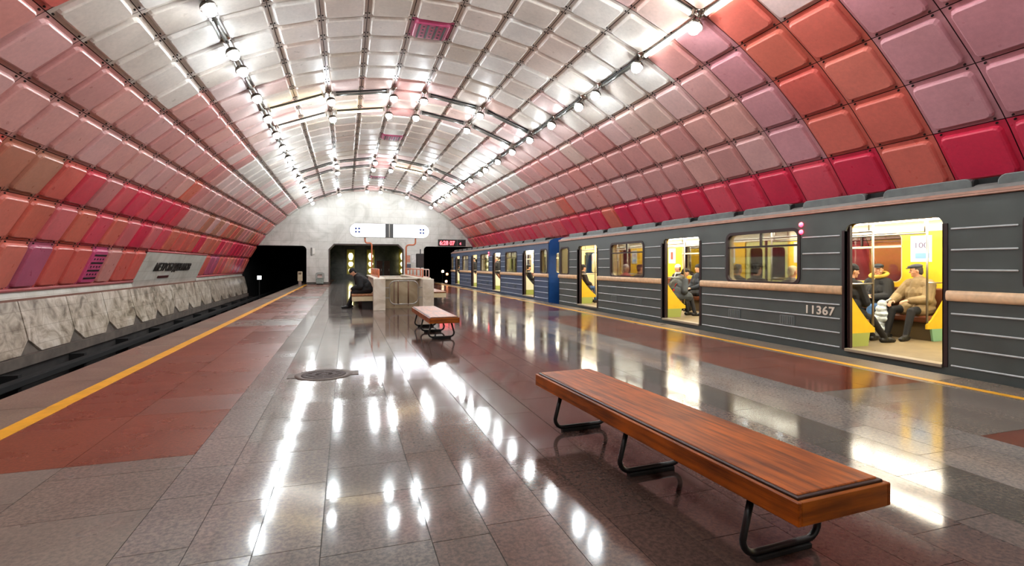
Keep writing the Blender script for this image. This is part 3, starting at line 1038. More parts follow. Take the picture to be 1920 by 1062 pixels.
def metro_car(name, label, yfar, paint, paint_end, bead, number=None, pale=False, poster=True):
    t = thing(name, label, 'train car', (XT + CW / 2, yfar - CL / 2, -1.2), group='coupled metro cars')
    OFF = (-CW / 2, CL / 2, 1.2)
    def add(n, me, m, parent=None):
        return link(n, me, m, parent if parent is not None else t, OFF if parent is None else None)
    MW = face_west(0, 0, 0)     # plate local: x -> -y, y -> z, z -> -x
    def P(y, z): return (-y, z)
    # ---- body sides
    outer = [(0, -0.10), (CL, -0.10), (CL, 2.13), (0, 2.13)]
    def holes(doors):
        hs = []
        if doors:
            for c in DOORC:
                hs.append(rounded([(-c - DW / 2, DZ0), (-c + DW / 2, DZ0), (-c + DW / 2, DZ1), (-c - DW / 2, DZ1)], [0, 0, .10, .10], 5))
        for y0, y1, e in BAYS:
            hs.append(rrect(-y1, -y0, WZ0, WZ1, 0.12, 5))
        return hs
    side_paint = paint
    add('side_panel', plate_mesh('side_panel', outer, holes(True), 0.03, frame((0.03, 0, 0), (0, -1, 0), (0, 0, 1), (-1, 0, 0))), paint)
    add('side_panel', plate_mesh('side_panel', outer, holes(True), 0.03, frame((CW, 0, 0), (0, -1, 0), (0, 0, 1), (-1, 0, 0))), paint)
    lin = [(0.02, 0.1), (CL - 0.02, 0.1), (CL - 0.02, 2.06), (0.02, 2.06)]
    inner_m = M_CREAM if pale else M_YEL
    add('inner_lining', plate_mesh('inner_lining', lin, holes(True), 0.02, frame((0.12, 0, 0), (0, -1, 0), (0, 0, 1), (-1, 0, 0))), inner_m)
    add('inner_lining', plate_mesh('inner_lining', lin, holes(True), 0.02, frame((CW - 0.10, 0, 0), (0, -1, 0), (0, 0, 1), (-1, 0, 0))), inner_m)
    # ---- horizontal beads pressed into the side
    def segs(upper):
        r = []
        pts = [0.0]
        cuts = []
        for c in DOORC: cuts.append((c - DW / 2 - .09, c + DW / 2 + .09))
        if upper:
            for y0, y1, e in BAYS: cuts.append((y0 - .07, y1 + .07))
        cuts.sort(key=lambda q: -q[1])
        y = -0.05
        for a, b in cuts:
            if y - b > 0.08: r.append((b, y))
            y = a
        if y + CL > 0.08: r.append((-CL + 0.05, y))
        return r
    for x, s in ((0.0, -1), (CW, 1)):
        mb = MB()
        for z, upper in ((1.765, 1), (1.507, 1), (1.262, 1), (0.732, 0), (0.52, 0), (0.312, 0), (0.10, 0)):
            for a, b in segs(upper):
                mb.box(x - 0.013 if s < 0 else x, x if s < 0 else x + 0.013, a, b, z - 0.011, z + 0.011, bevel=0.006)
        add('pressed_beads', mb.mesh('pressed_beads'), bead)
    # ---- belt rail, one per stretch between doors
    ed = [0.0] + [v for c in DOORC for v in (c + DW / 2 + .05, c - DW / 2 - .05)] + [-CL]
    for a, b in zip(ed[0::2], ed[1::2]):
        mb = MB()
        prof = [(0.0, 0.885), (-0.018, 0.888), (-0.034, 0.905), (-0.04, 0.93), (-0.04, 0.97), (-0.034, 0.995), (-0.018, 1.012), (0.0, 1.015)]
        vs = [[mb.bm.verts.new((x, y, z)) for x, z in prof] for y in (b, a)]
        for j in range(len(prof) - 1):
            f = mb.bm.faces.new((vs[0][j], vs[0][j + 1], vs[1][j + 1], vs[1][j])); f.smooth = True
        mb.bm.faces.new(vs[0]); mb.bm.faces.new(vs[1][::-1])
        add('belt_rail', mb.mesh('belt_rail'), M_BELT)
    mb = MB(); mb.box(CW, CW + 0.035, -CL, 0, 0.885, 1.015, bevel=0.01); add('belt_rail', mb.mesh('belt_rail'), M_BELT)
    # ---- roof
    mb = MB()
    prof = []
    for j in range(15):
        a = PI - PI * j / 14
        prof.append((CW / 2 + (CW / 2 - 0.03) * math.cos(a) * (1.0), 2.16 + 0.22 * max(0, math.sin(a)) ** 0.75))
    va = [mb.bm.verts.new((x, -0.02, z)) for x, z in prof]; vb = [mb.bm.verts.new((x, -CL + 0.02, z)) for x, z in prof]
    for j in range(14):
        f = mb.bm.faces.new((va[j], va[j + 1], vb[j + 1], vb[j])); f.smooth = True
    mb.bm.faces.new(va); mb.bm.faces.new(vb[::-1])
    add('roof', mb.mesh('roof'), mat('roof_' + name + ('a' if pale else 'b'), '#6d6a66', 0.5, var=.15))
    for x, s in ((0, -1), (CW, 1)):
        mb = MB()
        mb.box(x - .03, x + .03, -CL, 0, 2.135, 2.158, 0, bevel=.006)
        mb.box(x - s * .0 - .018, x + .018, -CL, 0, 2.158, 2.20, 1, bevel=.006)
        add('gutter', mb.mesh('gutter'), [M_GUTLINE, M_GUTTER])
    # air scoops along the roof edge; dark box and end plates paint the openings' shade
    sx0, sx1 = 0.10, 0.62
    mb = MB(); mb.box(sx0 + .09, sx1, -CL + .5, -0.5, 2.16, 2.355); add('scoop_duct', mb.mesh('scoop_duct'), M_DARK)
    mb = MB(); mb.box(CW - sx1, CW - sx0 - .09, -CL + .5, -0.5, 2.16, 2.355); add('scoop_duct', mb.mesh('scoop_duct'), M_DARK)
    for j in range(13):
        y1 = -0.62 - 1.315 * j
        y0 = y1 - 1.06
        for side in (0, 1):
            prof = rounded([(-y1, 2.17), (-y0, 2.17), (-y0, 2.365), (-y1, 2.365)], [0, 0, .08, .08], 5)
            x = sx0 + .56 if side == 0 else CW - sx0
            me = plate_mesh('air_scoop', prof, (), 0.56, frame((x, 0, 0), (0, -1, 0), (0, 0, 1), (-1, 0, 0)), bevel=0.012)
            so = add('air_scoop', me, M_SCOOP)
            link('scoop_mouth', plate_mesh('scoop_mouth', rounded([(x - .55, 2.175), (x - .01, 2.175), (x - .01, 2.35), (x - .55, 2.35)], [0, 0, .05, .05], 4), (), 0.02, frame((0, y0 + .005, 0), (1, 0, 0), (0, 0, 1), (0, -1, 0))), M_DARK, so)
    # ---- under skirt
    mb = MB(); mb.box(0.06, CW - 0.06, -CL + .1, -0.1, -0.42, 0.06); mb.box(0.02, CW - 0.02, -CL + 0.05, -0.05, -0.16, -0.08)
    for y in (-3.0, -5.1, -13.0, -15.1):
        mb.box(0.35, CW - 0.35, y - .45, y + .45, -1.12, -0.42)
    add('under_skirt', mb.mesh('under_skirt'), M_SKIRT)
    # ---- floor, ceiling
    mb = MB(); mb.box(0.03, CW - 0.03, -CL + .03, -.03, 0.06, 0.1); add('car_floor', mb.mesh('car_floor'), M_LINO)
    for c in DOORC:
        mb = MB(); mb.box(-0.035, 0.12, c - DW / 2, c + DW / 2, 0.06, 0.103, bevel=.004); add('door_sill', mb.mesh('door_sill'), M_SILL)
    mb = MB()
    prof = [(0.125, 1.93), (0.15, 1.985), (0.25, 2.055), (0.5, 2.10), (CW / 2, 2.13), (CW - .5, 2.10), (CW - .25, 2.055), (CW - .15, 1.985), (CW - .13, 1.90)]
    va = [mb.bm.verts.new((x, -0.03, z)) for x, z in prof]; vb = [mb.bm.verts.new((x, -CL + 0.03, z)) for x, z in prof]
    for j in range(len(prof) - 1):
        f = mb.bm.faces.new((va[j], va[j + 1], vb[j + 1], vb[j])); f.smooth = True
    add('car_ceiling', mb.mesh('car_ceiling'), M_CEIL)
    for x in (0.62, CW - 0.62):
        mb = MB(); mb.box(x - .11, x + .11, -CL + .4, -0.4, 2.05, 2.085, bevel=.015); add('ceiling_light', mb.mesh('ceiling_light'), M_STRIP)
    # ---- ends
    endp = [(0.0, -0.1), (CW, -0.1), (CW, 2.13)] + [(CW / 2 + (CW / 2 - .03) * math.cos(PI * j / 12), 2.16 + .22 * max(0, math.sin(PI * j / 12)) ** .75) for j in range(13)] + [(0, 2.13)]
    eh = [rrect(CW / 2 - .28, CW / 2 + .28, 1.05, 1.78, .08), rrect(0.3, 0.72, 1.05, 1.78, .08), rrect(CW - .72, CW - .3, 1.05, 1.78, .08)]
    for yy in (-0.03 + 0.03, -CL + 0.03):
        me = plate_mesh('end_panel', endp, eh, 0.03, frame((0, yy, 0), (1, 0, 0), (0, 0, 1), (0, -1, 0)))
        e = add('end_panel', me, paint_end)
        inn = [(x, z) for x, z in endp]
        yi = yy - .045 if yy > -1 else yy + .03
        link('end_lining', plate_mesh('end_lining', [(0.06, 0.0), (CW - .06, 0.0), (CW - .06, 2.1), (.06, 2.1)], eh, 0.012, frame((0, yi, 0), (1, 0, 0), (0, 0, 1), (0, -1, 0))), M_CREAM, e)
        for x0, x1 in ((CW / 2 - .28, CW / 2 + .28), (.3, .72), (CW - .72, CW - .3)):
            link('pane', plate_mesh('pane', rrect(x0 - .01, x1 + .01, 1.04, 1.79, .08), (), 0.006, frame((0, yy - .012, 0), (1, 0, 0), (0, 0, 1), (0, -1, 0))), M_GLASS, e)
    mb = MB(); mb.box(CW / 2 - .12, CW / 2 + .12, -CL - .46, -CL + .1, -.45, -.2); mb.box(CW / 2 - .12, CW / 2 + .12, -.1, .46, -.45, -.2); add('coupler', mb.mesh('coupler'), M_SKIRT)
    # ---- windows
    for y0, y1, e in BAYS:
        for side in (0, 1):
            x = 0.03 if side == 0 else CW
            ring_o = rrect(-y1 - .03, -y0 + .03, WZ0 - .03, WZ1 + .03, .14, 5)
            ring_i = rrect(-y1 + .022, -y0 - .022, WZ0 + .022, WZ1 - .022, .10, 5)
            fr = add('window', plate_mesh('window', ring_o, [ring_i], 0.05, frame((x + (0.005 if side == 0 else 0.01), 0, 0), (0, -1, 0), (0, 0, 1), (-1, 0, 0))), M_RUBR)
            xc = x - .01
            mb = MB()
            if not e:
                mb.box(xc - .022, xc + .015, y0, y1, WZT - .016, WZT + .016)
                mb.box(xc - .02, xc + .015, (y0 + y1) / 2 - .012, (y0 + y1) / 2 + .012, WZT, WZ1)
                link('glazing_bar', mb.mesh('glazing_bar'), M_RUBR, fr)
            link('pane', plate_mesh('pane', rrect(-y1 + .01, -y0 - .01, WZ0 + .01, WZ1 - .01, .1), (), 0.006, frame((xc + .012, 0, 0), (0, -1, 0), (0, 0, 1), (-1, 0, 0))), M_GLASS, fr)
            # inside reveal
            ro = rrect(-y1 - .02, -y0 + .02, WZ0 - .02, WZ1 + .02, .13, 5)
            ri = rrect(-y1 + .012, -y0 - .012, WZ0 + .012, WZ1 - .012, .11, 5)
            xr = 0.135 if side == 0 else CW - .03
            if not e and side == 1:
                mb = MB(); mb.box(CW - .135, CW - .10, y0, y1, WZT - .014, WZT + .022); link('inner_bar', mb.mesh('inner_bar'), M_CREAM, fr)
            link('reveal', plate_mesh('reveal', ro, [ri], 0.09, frame((xr, 0, 0), (0, -1, 0), (0, 0, 1), (-1, 0, 0))), M_CREAM, fr)
    # ---- doors: open leaves on the platform side, shut ones on the far side
    for c in DOORC:
        for s in (-1, 1):
            ye = c + s * DW / 2
            mb = MB()
            a, b = sorted((ye - s * .03, ye + s * .62))
            mb.box(0.045, 0.085, a, b, DZ0 + .01, DZ1 - .02)
            lf = add('door_leaf', mb.mesh('door_leaf'), M_RUBR)
        # jamb lining
        for s in (-1, 1):
            mb = MB()
            ye = c + s * DW / 2
            a, b = sorted((ye, ye + s * .012))
            mb.box(-0.012, 0.045, a, b, DZ0, DZ1 - .1)
            mb.box(0.085, 0.13, a, b, DZ0, DZ1 - .02)
            a, b = sorted((ye, ye + s * .055))
            mb.box(-0.012, 0.0, a, b, DZ0 - .02, DZ1 - .09)
            add('door_jamb', mb.mesh('door_jamb'), M_RUBR)
        for s in (-1, 1):
            a, b = (c - DW / 2, c - .008) if s < 0 else (c + .008, c + DW / 2)
            oo = [(-b, DZ0), (-a, DZ0), (-a, DZ1), (-b, DZ1)]
            hh = rrect(-b + .11, -a - .11, 0.98, 1.74, .09)
            lf = add('door_leaf', plate_mesh('door_leaf', oo, [hh], 0.04, frame((CW - .04, 0, 0), (0, -1, 0), (0, 0, 1), (-1, 0, 0))), M_LIME)
            link('pane', plate_mesh('pane', hh, (), 0.006, frame((CW - .055, 0, 0), (0, -1, 0), (0, 0, 1), (-1, 0, 0))), M_GLASS, lf)
            mb = MB(); mb.box(CW - .1, CW - .08, (a if s > 0 else b - .02), (a + .02 if s > 0 else b), DZ0, DZ1); link('edge_seal', mb.mesh('edge_seal'), M_RUBR, lf)
    # ---- seats, partitions, hand rails
    spans = [(DOORC[i + 1] + DW / 2 + .07, DOORC[i] - DW / 2 - .07) for i in range(3)]
    spans += [(-CL + .12, DOORC[3] - DW / 2 - .07), (DOORC[0] + DW / 2 + .07, -.12)]
    for a, b in spans:
        for side in (0, 1):
            def X(x): return x if side == 0 else CW - x
            def bx(mb, x0, x1, *r, **k):
                u, v = sorted((X(x0), X(x1))); mb.box(u, v, *r, **k)
            mb = MB(); bx(mb, .16, .52, a + .02, b - .02, .1, .39)
            st = add('seat_bench', mb.mesh('seat_bench'), M_SEATB)
            mb = MB(); bx(mb, .14, .60, a + .01, b - .01,   .39, .50, bevel=.03, seg=2); link('seat_cushion', mb.mesh('seat_cushion'), M_SEATR, st)
            mb = MB(); bx(mb, .12, .20, a + .01, b - .01, .50, .94, bevel=.025, seg=2); link('seat_back', mb.mesh('seat_back'), M_SEATR, st)
            mb = MB()
            x = X(.62); z = 1.84
            mb.tube([(x, a, z), (x, b, z)], .014, 8)
            for y in (a + .05, (a + b) / 2, b - .05):
                mb.tube([(x, y, z), (x, y, 2.08)], .01, 6)
            add('hand_rail', mb.mesh('hand_rail'), M_STEEL)
            for yy, endcap in ((a, -1), (b, 1)):
                if yy < -CL + .3 or yy > -.3: continue
                # end screen of the bench: concave edge falling from the wall to the aisle
                pr = [(X(.12), .30), (X(.66), .30), (X(.66), .37)]
                for q in range(1, 9):
                    u = q / 8
                    pr.append((X(.66 - .54 * u), .37 + .57 * u ** 1.25))
                pc = add('partition', plate_mesh('partition', pr, (), 0.03, frame((0, yy + .015, 0), (1, 0, 0), (0, 0, 1), (0, -1, 0))), M_PALEP if pale else M_YEL)
                pr2 = [(X(.12), .1), (X(.52), .1), (X(.56), .30), (X(.12), .30)]
                link('kick_panel', plate_mesh('kick_panel', pr2, (), 0.03, frame((0, yy + .015, 0), (1, 0, 0), (0, 0, 1), (0, -1, 0))), M_OLIVE if side == 0 else M_SEAGREEN, pc)
                mb = MB()
                mb.tube([(X(.64), yy, .40), (X(.64), yy, 2.10)], .016, 8)
                mb.tube([(X(.64), yy, 1.04), (X(.13), yy, 1.04)], .013, 8)
                link('grab_pole', mb.mesh('grab_pole'), M_STEEL, pc)
    # ---- small outside fittings
    for i in range(3):
        c = (DOORC[i] + DOORC[i + 1]) / 2
        for dy in (.63, -.59):
            mb = MB(); mb.box(-.012, 0, c + dy - .15, c + dy + .15, .33, .49, 0)
            for q in range(6): mb.box(-.016, -.01, c + dy - .13 + .046 * q, c + dy - .11 + .046 * q, .345, .475, 1)
            add('vent_grid', mb.mesh('vent_grid'), [M_VENTG, paint])
    y = -9.89
    for z in (1.98, 1.86):
        mb = MB(); mb.lathe([(0, .03), (.02, .028), (.034, .016), (.038, 0)], 14, M=Matrix.Translation((0, y, z)) @ Matrix.Rotation(-PI / 2, 4, 'Y'))
        ml = add('marker_light', mb.mesh('marker_light'), M_REDLAMP); ml['label'] = 'red lit marker lamp'
    if number:
        o = add('car_number', text_mesh('car_number', number, .18, .008, 'CENTER', frame((-.002, -10.22, .562), (0, -1, 0), (0, 0, 1), (-1, 0, 0)), width=.50, bold=.004, spacing=1.1), mat('number_paint', '#d9cdbd', 0.5))
        mb = MB()
    # ---- posters on the far wall, inside
    if poster:
        for c in DOORC:
            for dy, kind in ((DW / 2 + .50, 0), (-DW / 2 - .34, 1)):
                yc = c + dy
                mb = MB(); mb.box(CW - .128, CW - .12, yc - .17, yc + .17, 1.38, 1.83); p = add('poster', mb.mesh('poster'), M_POSTER)
                Mp = frame((CW - .129, yc, 1.62), (0, -1, 0), (0, 0, 1), (-1, 0, 0))
                if kind == 0:
                    link('print', text_mesh('print', '100', .13, .002, 'CENTER', Mp, width=.2), M_INKV, p)
                    mb = MB(); mb.box(CW - .131, CW - .128, yc - .13, yc + .09, 1.44, 1.53); link('print', mb.mesh('print'), M_INKB, p)
                else:
                    mb = MB(); mb.box(CW - .131, CW - .128, yc - .05, yc + .06, 1.5, 1.72, bevel=.001); link('print', mb.mesh('print'), M_INKR, p)
    return t

M_SCOOP = mat('scoop_paint', '#585d5b', 0.4, var=.2)
M_VENTG = mat('vent_grid_paint', '#666c6b', 0.5)
M_GREYP = mat('grey_car_paint', '#4b514e', 0.4, var=.10, scale=3, rvar=.08)
M_GREYB = mat('grey_bead', '#b3b6b6', 0.35, var=.15)
M_BLUEP = mat('slate_blue_paint', '#43536f', 0.4, var=.10, scale=3)
M_BLUEE = mat('bright_blue_paint', '#1f4f8f', 0.4, var=.10)
M_BLUEB = mat('blue_bead', '#a8b2c6', 0.4, var=.1)
YN, YB = 16.32, 35.32
metro_car('metro_car', 'grey metro car with cream belt rail and number 11367, nearest the viewer', YN, M_GREYP, M_GREYP, M_GREYB, number='11367')
metro_car('metro_car', 'slate blue metro car coupled beyond the grey car', YB, M_BLUEP, M_BLUEE, M_BLUEB, pale=True)
# ------------------------------------------------------------------ benches
def bench(label, loc, rotz, L=2.52, W=0.53, top=0.41):
    t = thing('platform_bench', label, 'bench', loc, rotz, 'wooden benches on the open platform')
    h = 0.10; z1 = top; z0 = top - h
    # side boards mitred around the seat
    for s in (-1, 1):
        mb = MB(); mb.box(s * W / 2 - .02 if s > 0 else -W / 2, W / 2 if s > 0 else -W / 2 + .02, -L / 2, L / 2, z0, z1 - .004, bevel=.004)
        mb.build('side_board', M_WOODSIDE, t)
        mb = MB(); mb.box(-W / 2 + .02, W / 2 - .02, s * L / 2 - .02 if s > 0 else -L / 2, L / 2 if s > 0 else -L / 2 + .02, z0, z1 - .004, bevel=.003)
        mb.build('end_board', M_WOODEND, t)
    mb = MB(); mb.box(-W / 2 + .02, W / 2 - .02, -L / 2 + .02, L / 2 - .02, z1 - .02, z1 + .006, bevel=.003); o = mb.build('seat_edging', M_WOODDARK, t)
    o['label'] = 'dark edging around the seat top'
    mb = MB(); mb.box(-W / 2 + .035, W / 2 - .035, -L / 2 + .035, L / 2 - .035, z1 - .01, z1 + .012, bevel=.004); mb.build('seat_top', M_WOODTOP, t)
    for y in (-.95, .03, .95):
        pts = []
        xa, xb = W / 2 - .09, W / 2 - .035
        r = .07
        zz = .035
        left = [(-xa, y, z0)]
        for q in range(0, 7):
            a = PI + (PI / 2) * q / 6
            left.append((-xb + r + r * math.cos(a), y, zz + r + r * math.sin(a)))
        pts = left + [(-p[0], p[1], p[2]) for p in left[::-1]]
        mb = MB(); mb.tube(pts, .016, 12); l = mb.build('leg', M_BLACK, t)
        mb = MB(); mb.box(-xb + .06, xb - .06, y - .022, y + .022, 0, .024, bevel=.004); mb.build('foot_pad', M_RUBBER, l)
    return t
bench('long varnished wooden bench with three black tube legs, nearest the viewer', (1.852, 2.80, 0), math.radians(2.97))
bench('smaller looking wooden bench with pale shiny top, between the near bench and the stairs', (1.64, 10.1, 0), 0)

# ------------------------------------------------------------------ stair enclosure in the middle of the platform
t = thing('stair_parapet', 'beige marble parapet with pillars around the stairs down', 'parapet', (1.65, 18.2, 0))
def TB(n, m, *boxes, parent=None, bevel=0.0):
    mb = MB()
    for b in boxes: mb.box(b[0] - 1.65, b[1] - 1.65, b[2] - 18.2, b[3] - 18.2, b[4], b[5], bevel=bevel)
    return mb.build(n, m, t if parent is None else parent)
TB('pillar', M_BEIGEM, (.77, 1.11, 15.4, 15.75, 0, .93), bevel=.006)
TB('pillar', M_BEIGEM, (2.2, 2.53, 15.4, 15.75, 0, .91), bevel=.006)
TB('parapet_wall', M_BEIGEM, (.86, 1.11, 15.75, 21.4, 0, .90))
TB('parapet_wall', M_BEIGEM, (2.2, 2.45, 15.75, 21.4, 0, .90))
TB('parapet_wall', M_BEIGEM, (1.11, 2.2, 21.1, 21.4, 0, .90))
TB('inner_wall', M_TANW, (1.11, 2.2, 16.2, 16.5, 0, .88))
mb = MB()
for x in (1.43, 1.86):
    mb.box(x - .012 - 1.65, x + .012 - 1.65, 16.19 - 18.2, 16.2 - 18.2, 0.05, .85)
mb.build('panel_joint', M_BROWNRAIL, t)
TB('coping', mat('coping_stone', '#c9bfa8', 0.3, var=.1), (.8, 1.16, 15.76, 21.44, .90, .94), (2.15, 2.5, 15.76, 21.44, .90, .94), (1.16, 2.15, 16.14, 16.54, .88, .925), bevel=.008)

g = thing('stair_gate', 'low rounded metal tube gate between the marble pillars of the stairs', 'gate', (1.655, 15.52, 0))
mb = MB()
lp = rrect(-.42, .42, .17, .86, .17, 6)
mb.tube([(x, 0, z) for x, z in lp], .016, 8, closed=True)
mb.build('gate_loop', M_STEEL, g)
mb = MB()
for x in (-.17, .13): mb.tube([(x, 0, .175), (x, 0, .855)], .02, 8)
mb.build('gate_bars', mat('gate_bar_brown', '#6e4c3a', .4, .4), g)
for s in (-1, 1):
    mb = MB()
    for z in (.36, .66): mb.box(min(s * .42, s * .545), max(s * .42, s * .545), -.012, .012, z - .015, z + .015)
    mb.build('hinge', M_STEEL, g)

for sx, lab in ((-1, 'copper coloured tube railing on the parapet beside the seated person'), (1, 'copper coloured tube railing on the parapet toward the train')):
    x = 1.65 + sx * .675
    r = thing('parapet_railing', lab, 'railing', (x, 18.8, .94), group='copper railings on the parapet')
    mb = MB()
    lp = rrect(-2.5, 2.4, 0.0, .24, .06, 4)
    mb.tube([(0, y, z + .015) for y, z in lp], .022, 8, closed=True)
    mb.build('rail_loop', M_COPPER, r)
    for q in range(5):
        y = -2.0 + .98 * q
        mb = MB(); mb.tube([(0, y, .01), (0, y, .25)], .02, 8); mb.build('baluster', M_COPPER, r)
r = thing('parapet_railing', 'short pale pink railing at the outer edge of the parapet toward the train', 'railing', (2.46, 17.0, .94))
mb = MB(); lp = rrect(-1.1, .9, 0, .24, .05, 4); mb.tube([(0, y, z + .01) for y, z in lp], .016, 8, closed=True); mb.build('rail_loop', mat('pale_pink_paint', '#c9a69c', .4), r)
for y in (-.5, .2):
    mb = MB(); mb.tube([(0, y, 0.01), (0, y, .24)], .014, 8); mb.build('baluster', mat('pale_pink_paint', '#c9a69c', .4), r)

# benches hung on both sides of the parapet
for sx, lab in ((-1, 'wooden seat along the marble parapet under the seated person'), (1, 'empty wooden seat along the parapet side facing the train')):
    x0, x1 = (.17, .86) if sx < 0 else (2.45, 3.2)
    y0 = 15.85 if sx < 0 else 16.9
    y1 = 21.1
    b = thing('parapet_bench', lab, 'bench', ((x0 + x1) / 2, (y0 + y1) / 2, 0), group='seats along the stair parapet')
    hx, hy = (x1 - x0) / 2, (y1 - y0) / 2
    mb = MB(); mb.box(-hx, hx, -hy, hy, .40, .445, bevel=.008); mb.build('seat_top', M_BENCHW, b)
    mb = MB(); mb.box(-hx + .01, hx - .01, -hy + .01, hy - .01, .25, .40, bevel=.01); mb.build('fascia', mat('cream_fascia', '#d8c8a4', .4, var=.06), b)
    mb = MB(); mb.box(-hx + .3 if sx < 0 else -hx, hx if sx < 0 else hx - .3, -hy + .1, hy - .1, 0, .25); mb.build('plinth', M_CONCD, b)  # dark block painted in for the shaded recess under the hung seat

# ------------------------------------------------------------------ hanging light-box sign on copper pipes
s = thing('direction_sign', 'long white lit direction sign with rounded ends over the stairs', 'sign', (1.72, 21.3, .94))
zc = 2.72 - .94; hw, hh = 1.58, .285
M_SIGN = mat('sign_face', '#f4f6fa', .4, emit='#f0f4ff', strength=1.6)
me = plate_mesh('case', rrect(-hw, hw, zc - hh, zc + hh, .275, 8), (), .18, face_south(0, .09, 0))
link('case', me, M_STEEL, s)
for n, (xa, xb, rr) in enumerate(((-hw + .025, -.2, [.25, 0, 0, .25]), (.12, hw - .025, [0, .25, .25, 0]))):
    for yy, M in ((-.09, face_south(0, -.09, 0)), ):
        f_ = link('light_panel', plate_mesh('light_panel', rounded([(xa, zc - hh + .025), (xb, zc - hh + .025), (xb, zc + hh - .025), (xa, zc + hh - .025)], rr, 8), (), .012, M), M_SIGN, s)
        xm = (-1.27 if n == 0 else 1.27)
        mb = MB()
        for dx in (-.06, .06):
            for dz in (-.065, .065):
                mb.lathe([(0, .002), (.042, .002), (.045, 0)], 12, M=Matrix.Translation((xm + dx, -.103, zc + dz)) @ Matrix.Rotation(PI / 2, 4, 'X'))
        link('emblem', mb.mesh('emblem'), mat('emblem_blue', '#3c4f9a', .5), f_)
mb = MB(); mb.box(-.2, .12, -.115, .1, zc - hh + .01, zc + hh - .01, bevel=.01); mb.build('middle_band', mat('dark_band', '#4a4c4c', .4), s)
mb = MB(); mb.box(-.055, -.02, -.125, -.1, zc - hh + .02, zc + hh - .02); mb.build('band_strip', M_STEEL, s)
def pipe(n, pts):
    mb = MB(); mb.tube(pts, .032, 10); mb.build(n, M_COPPER, s)
xl, xr = 1.0 - 1.72, 2.36 - 1.72
def bendpts(x0, x1, zt, zb):
    p = [(x0, 0, zt)]
    for q in range(7):
        a = q / 6 * PI / 2
        p.append((x0 + (x1 - x0) * .3 * (1 - math.cos(a)), 0, zb + .12 - .12 * math.sin(a)))
    for q in range(7):
        a = q / 6 * PI / 2
        p.append((x1 - (x1 - x0) * .3 * (1 - math.sin(a)), 0, zb - .12 * (1 - math.cos(a))))
    p.append((x1, 0, 0))
    return p
pipe('post', bendpts(-.98, xl, zc - hh, 1.28))
pipe('post', bendpts(1.02, xr, zc - hh, 1.22))

# dark information cabinet on a post at the train side of the parapet
c = thing('speaker_cabinet', 'black boxy cabinet on a thin post behind the parapet, left of the right tunnel', 'cabinet', (2.96, 21.6, 0))
mb = MB(); mb.box(-.15, .15, -.14, .14, 1.23, 1.81, bevel=.015); mb.build('case', mat('cabinet_black', '#1f1a1b', .5), c)
mb = MB(); mb.box(-.12, .12, -.148, -.138, 1.29, 1.73, bevel=.004); mb.build('front_panel', mat('cabinet_front', '#2a2122', .6), c)
mb = MB(); mb.tube([(0.02, 0, 0), (0.02, 0, 2.0)], .022, 10); mb.build('post', M_BLACK, c)

# ------------------------------------------------------------------ things at the end wall
k = thing('led_clock', 'black led clock with red digits above the right tunnel', 'clock', (7.28, 36.4, 2.70))
mb = MB(); mb.box(-1.0, 1.0, -.08, .08, 0, .48, bevel=.01); mb.build('case', mat('clock_case', '#262021', .5), k)
mb = MB(); mb.box(.35, .39, -.09, -.08, .02, .46); mb.build('divider', mat('clock_grey', '#6a6264', .5), k)
M_LED = mat_emit('led_red', '#ff0a24', 2.5)
link('digits', text_mesh('digits', '6:28 07', .40, .01, 'CENTER', face_south(-.36, -.083, .09), width=1.1, bold=.012), M_LED, k)
link('digits', text_mesh('digits', '4', .26, .01, 'CENTER', face_south(.6, -.083, .10), bold=.004), mat_emit('led_dim', '#d0102c', 2.0), k)
mb = MB()
for x in (-.7, .7): mb.box(x - .02, x + .02, .05, 1.66, .3, .34)
mb.build('bracket', M_BLACK, k)

b = thing('waste_bin', 'grey green waste bin with rounded hood beside the left pillar', 'bin', (-1.68, 37.45, 0))
mb = MB(); mb.box(-.24, .24, -.2, .2, .06, .42, bevel=.03); mb.build('bin_body', mat('bin_green', '#7f8c84', .5, var=.1), b)
link('hood', plate_mesh('hood', rounded([(-.27, .42), (.27, .42), (.27, .84), (-.27, .84)], [0, 0, .14, .14], 6), [rrect(-.15, .15, .48, .7, .05)], .4, face_south(0, .2, 0)), mat('bin_grey', '#92958f', .5, var=.1), b)
mb = MB(); mb.box(-.15, .15, -.1, .1, .48, .7); mb.build('flap', mat('bin_pink', '#c9b1aa', .5), b)
mb = MB(); mb.box(-.2, .2, -.16, .16, 0, .06); mb.build('foot', M_RUBBER, b)

f_ = thing('wall_fixture', 'small vertical grey fixture on the wall above the waste bin', 'fixture', (-2.25, YEND, 2.0))
mb = MB(); mb.box(-.05, .05, -.08, 0, 0, .56, bevel=.015); mb.build('case', mat('fixture_grey', '#77726a', .5), f_)
mb = MB(); mb.box(.06, .22, -.05, 0, .1, .5, bevel=.01); mb.build('side_plate', mat('fixture_white', '#eeeae2', .4), f_)

p = thing('barrier_post', 'pale striped barrier post on the platform edge at the left tunnel', 'post', (-2.85, 36.3, 0))
mb = MB(); mb.box(-.15, .15, -.06, .06, .28, .92, bevel=.03); mb.build('post_board', mat('board_pale', '#b9aa8e', .5, var=.15), p)
mb = MB(); mb.box(-.09, .09, -.04, .04, 0, .28); mb.build('post_base', mat('board_base', '#8a7a70', .6), p)
mb = MB(); mb.box(-.09, .09, -.066, -.06, .72, .86); mb.build('stripe', mat('board_stripe', '#5f4e38', .5), p)

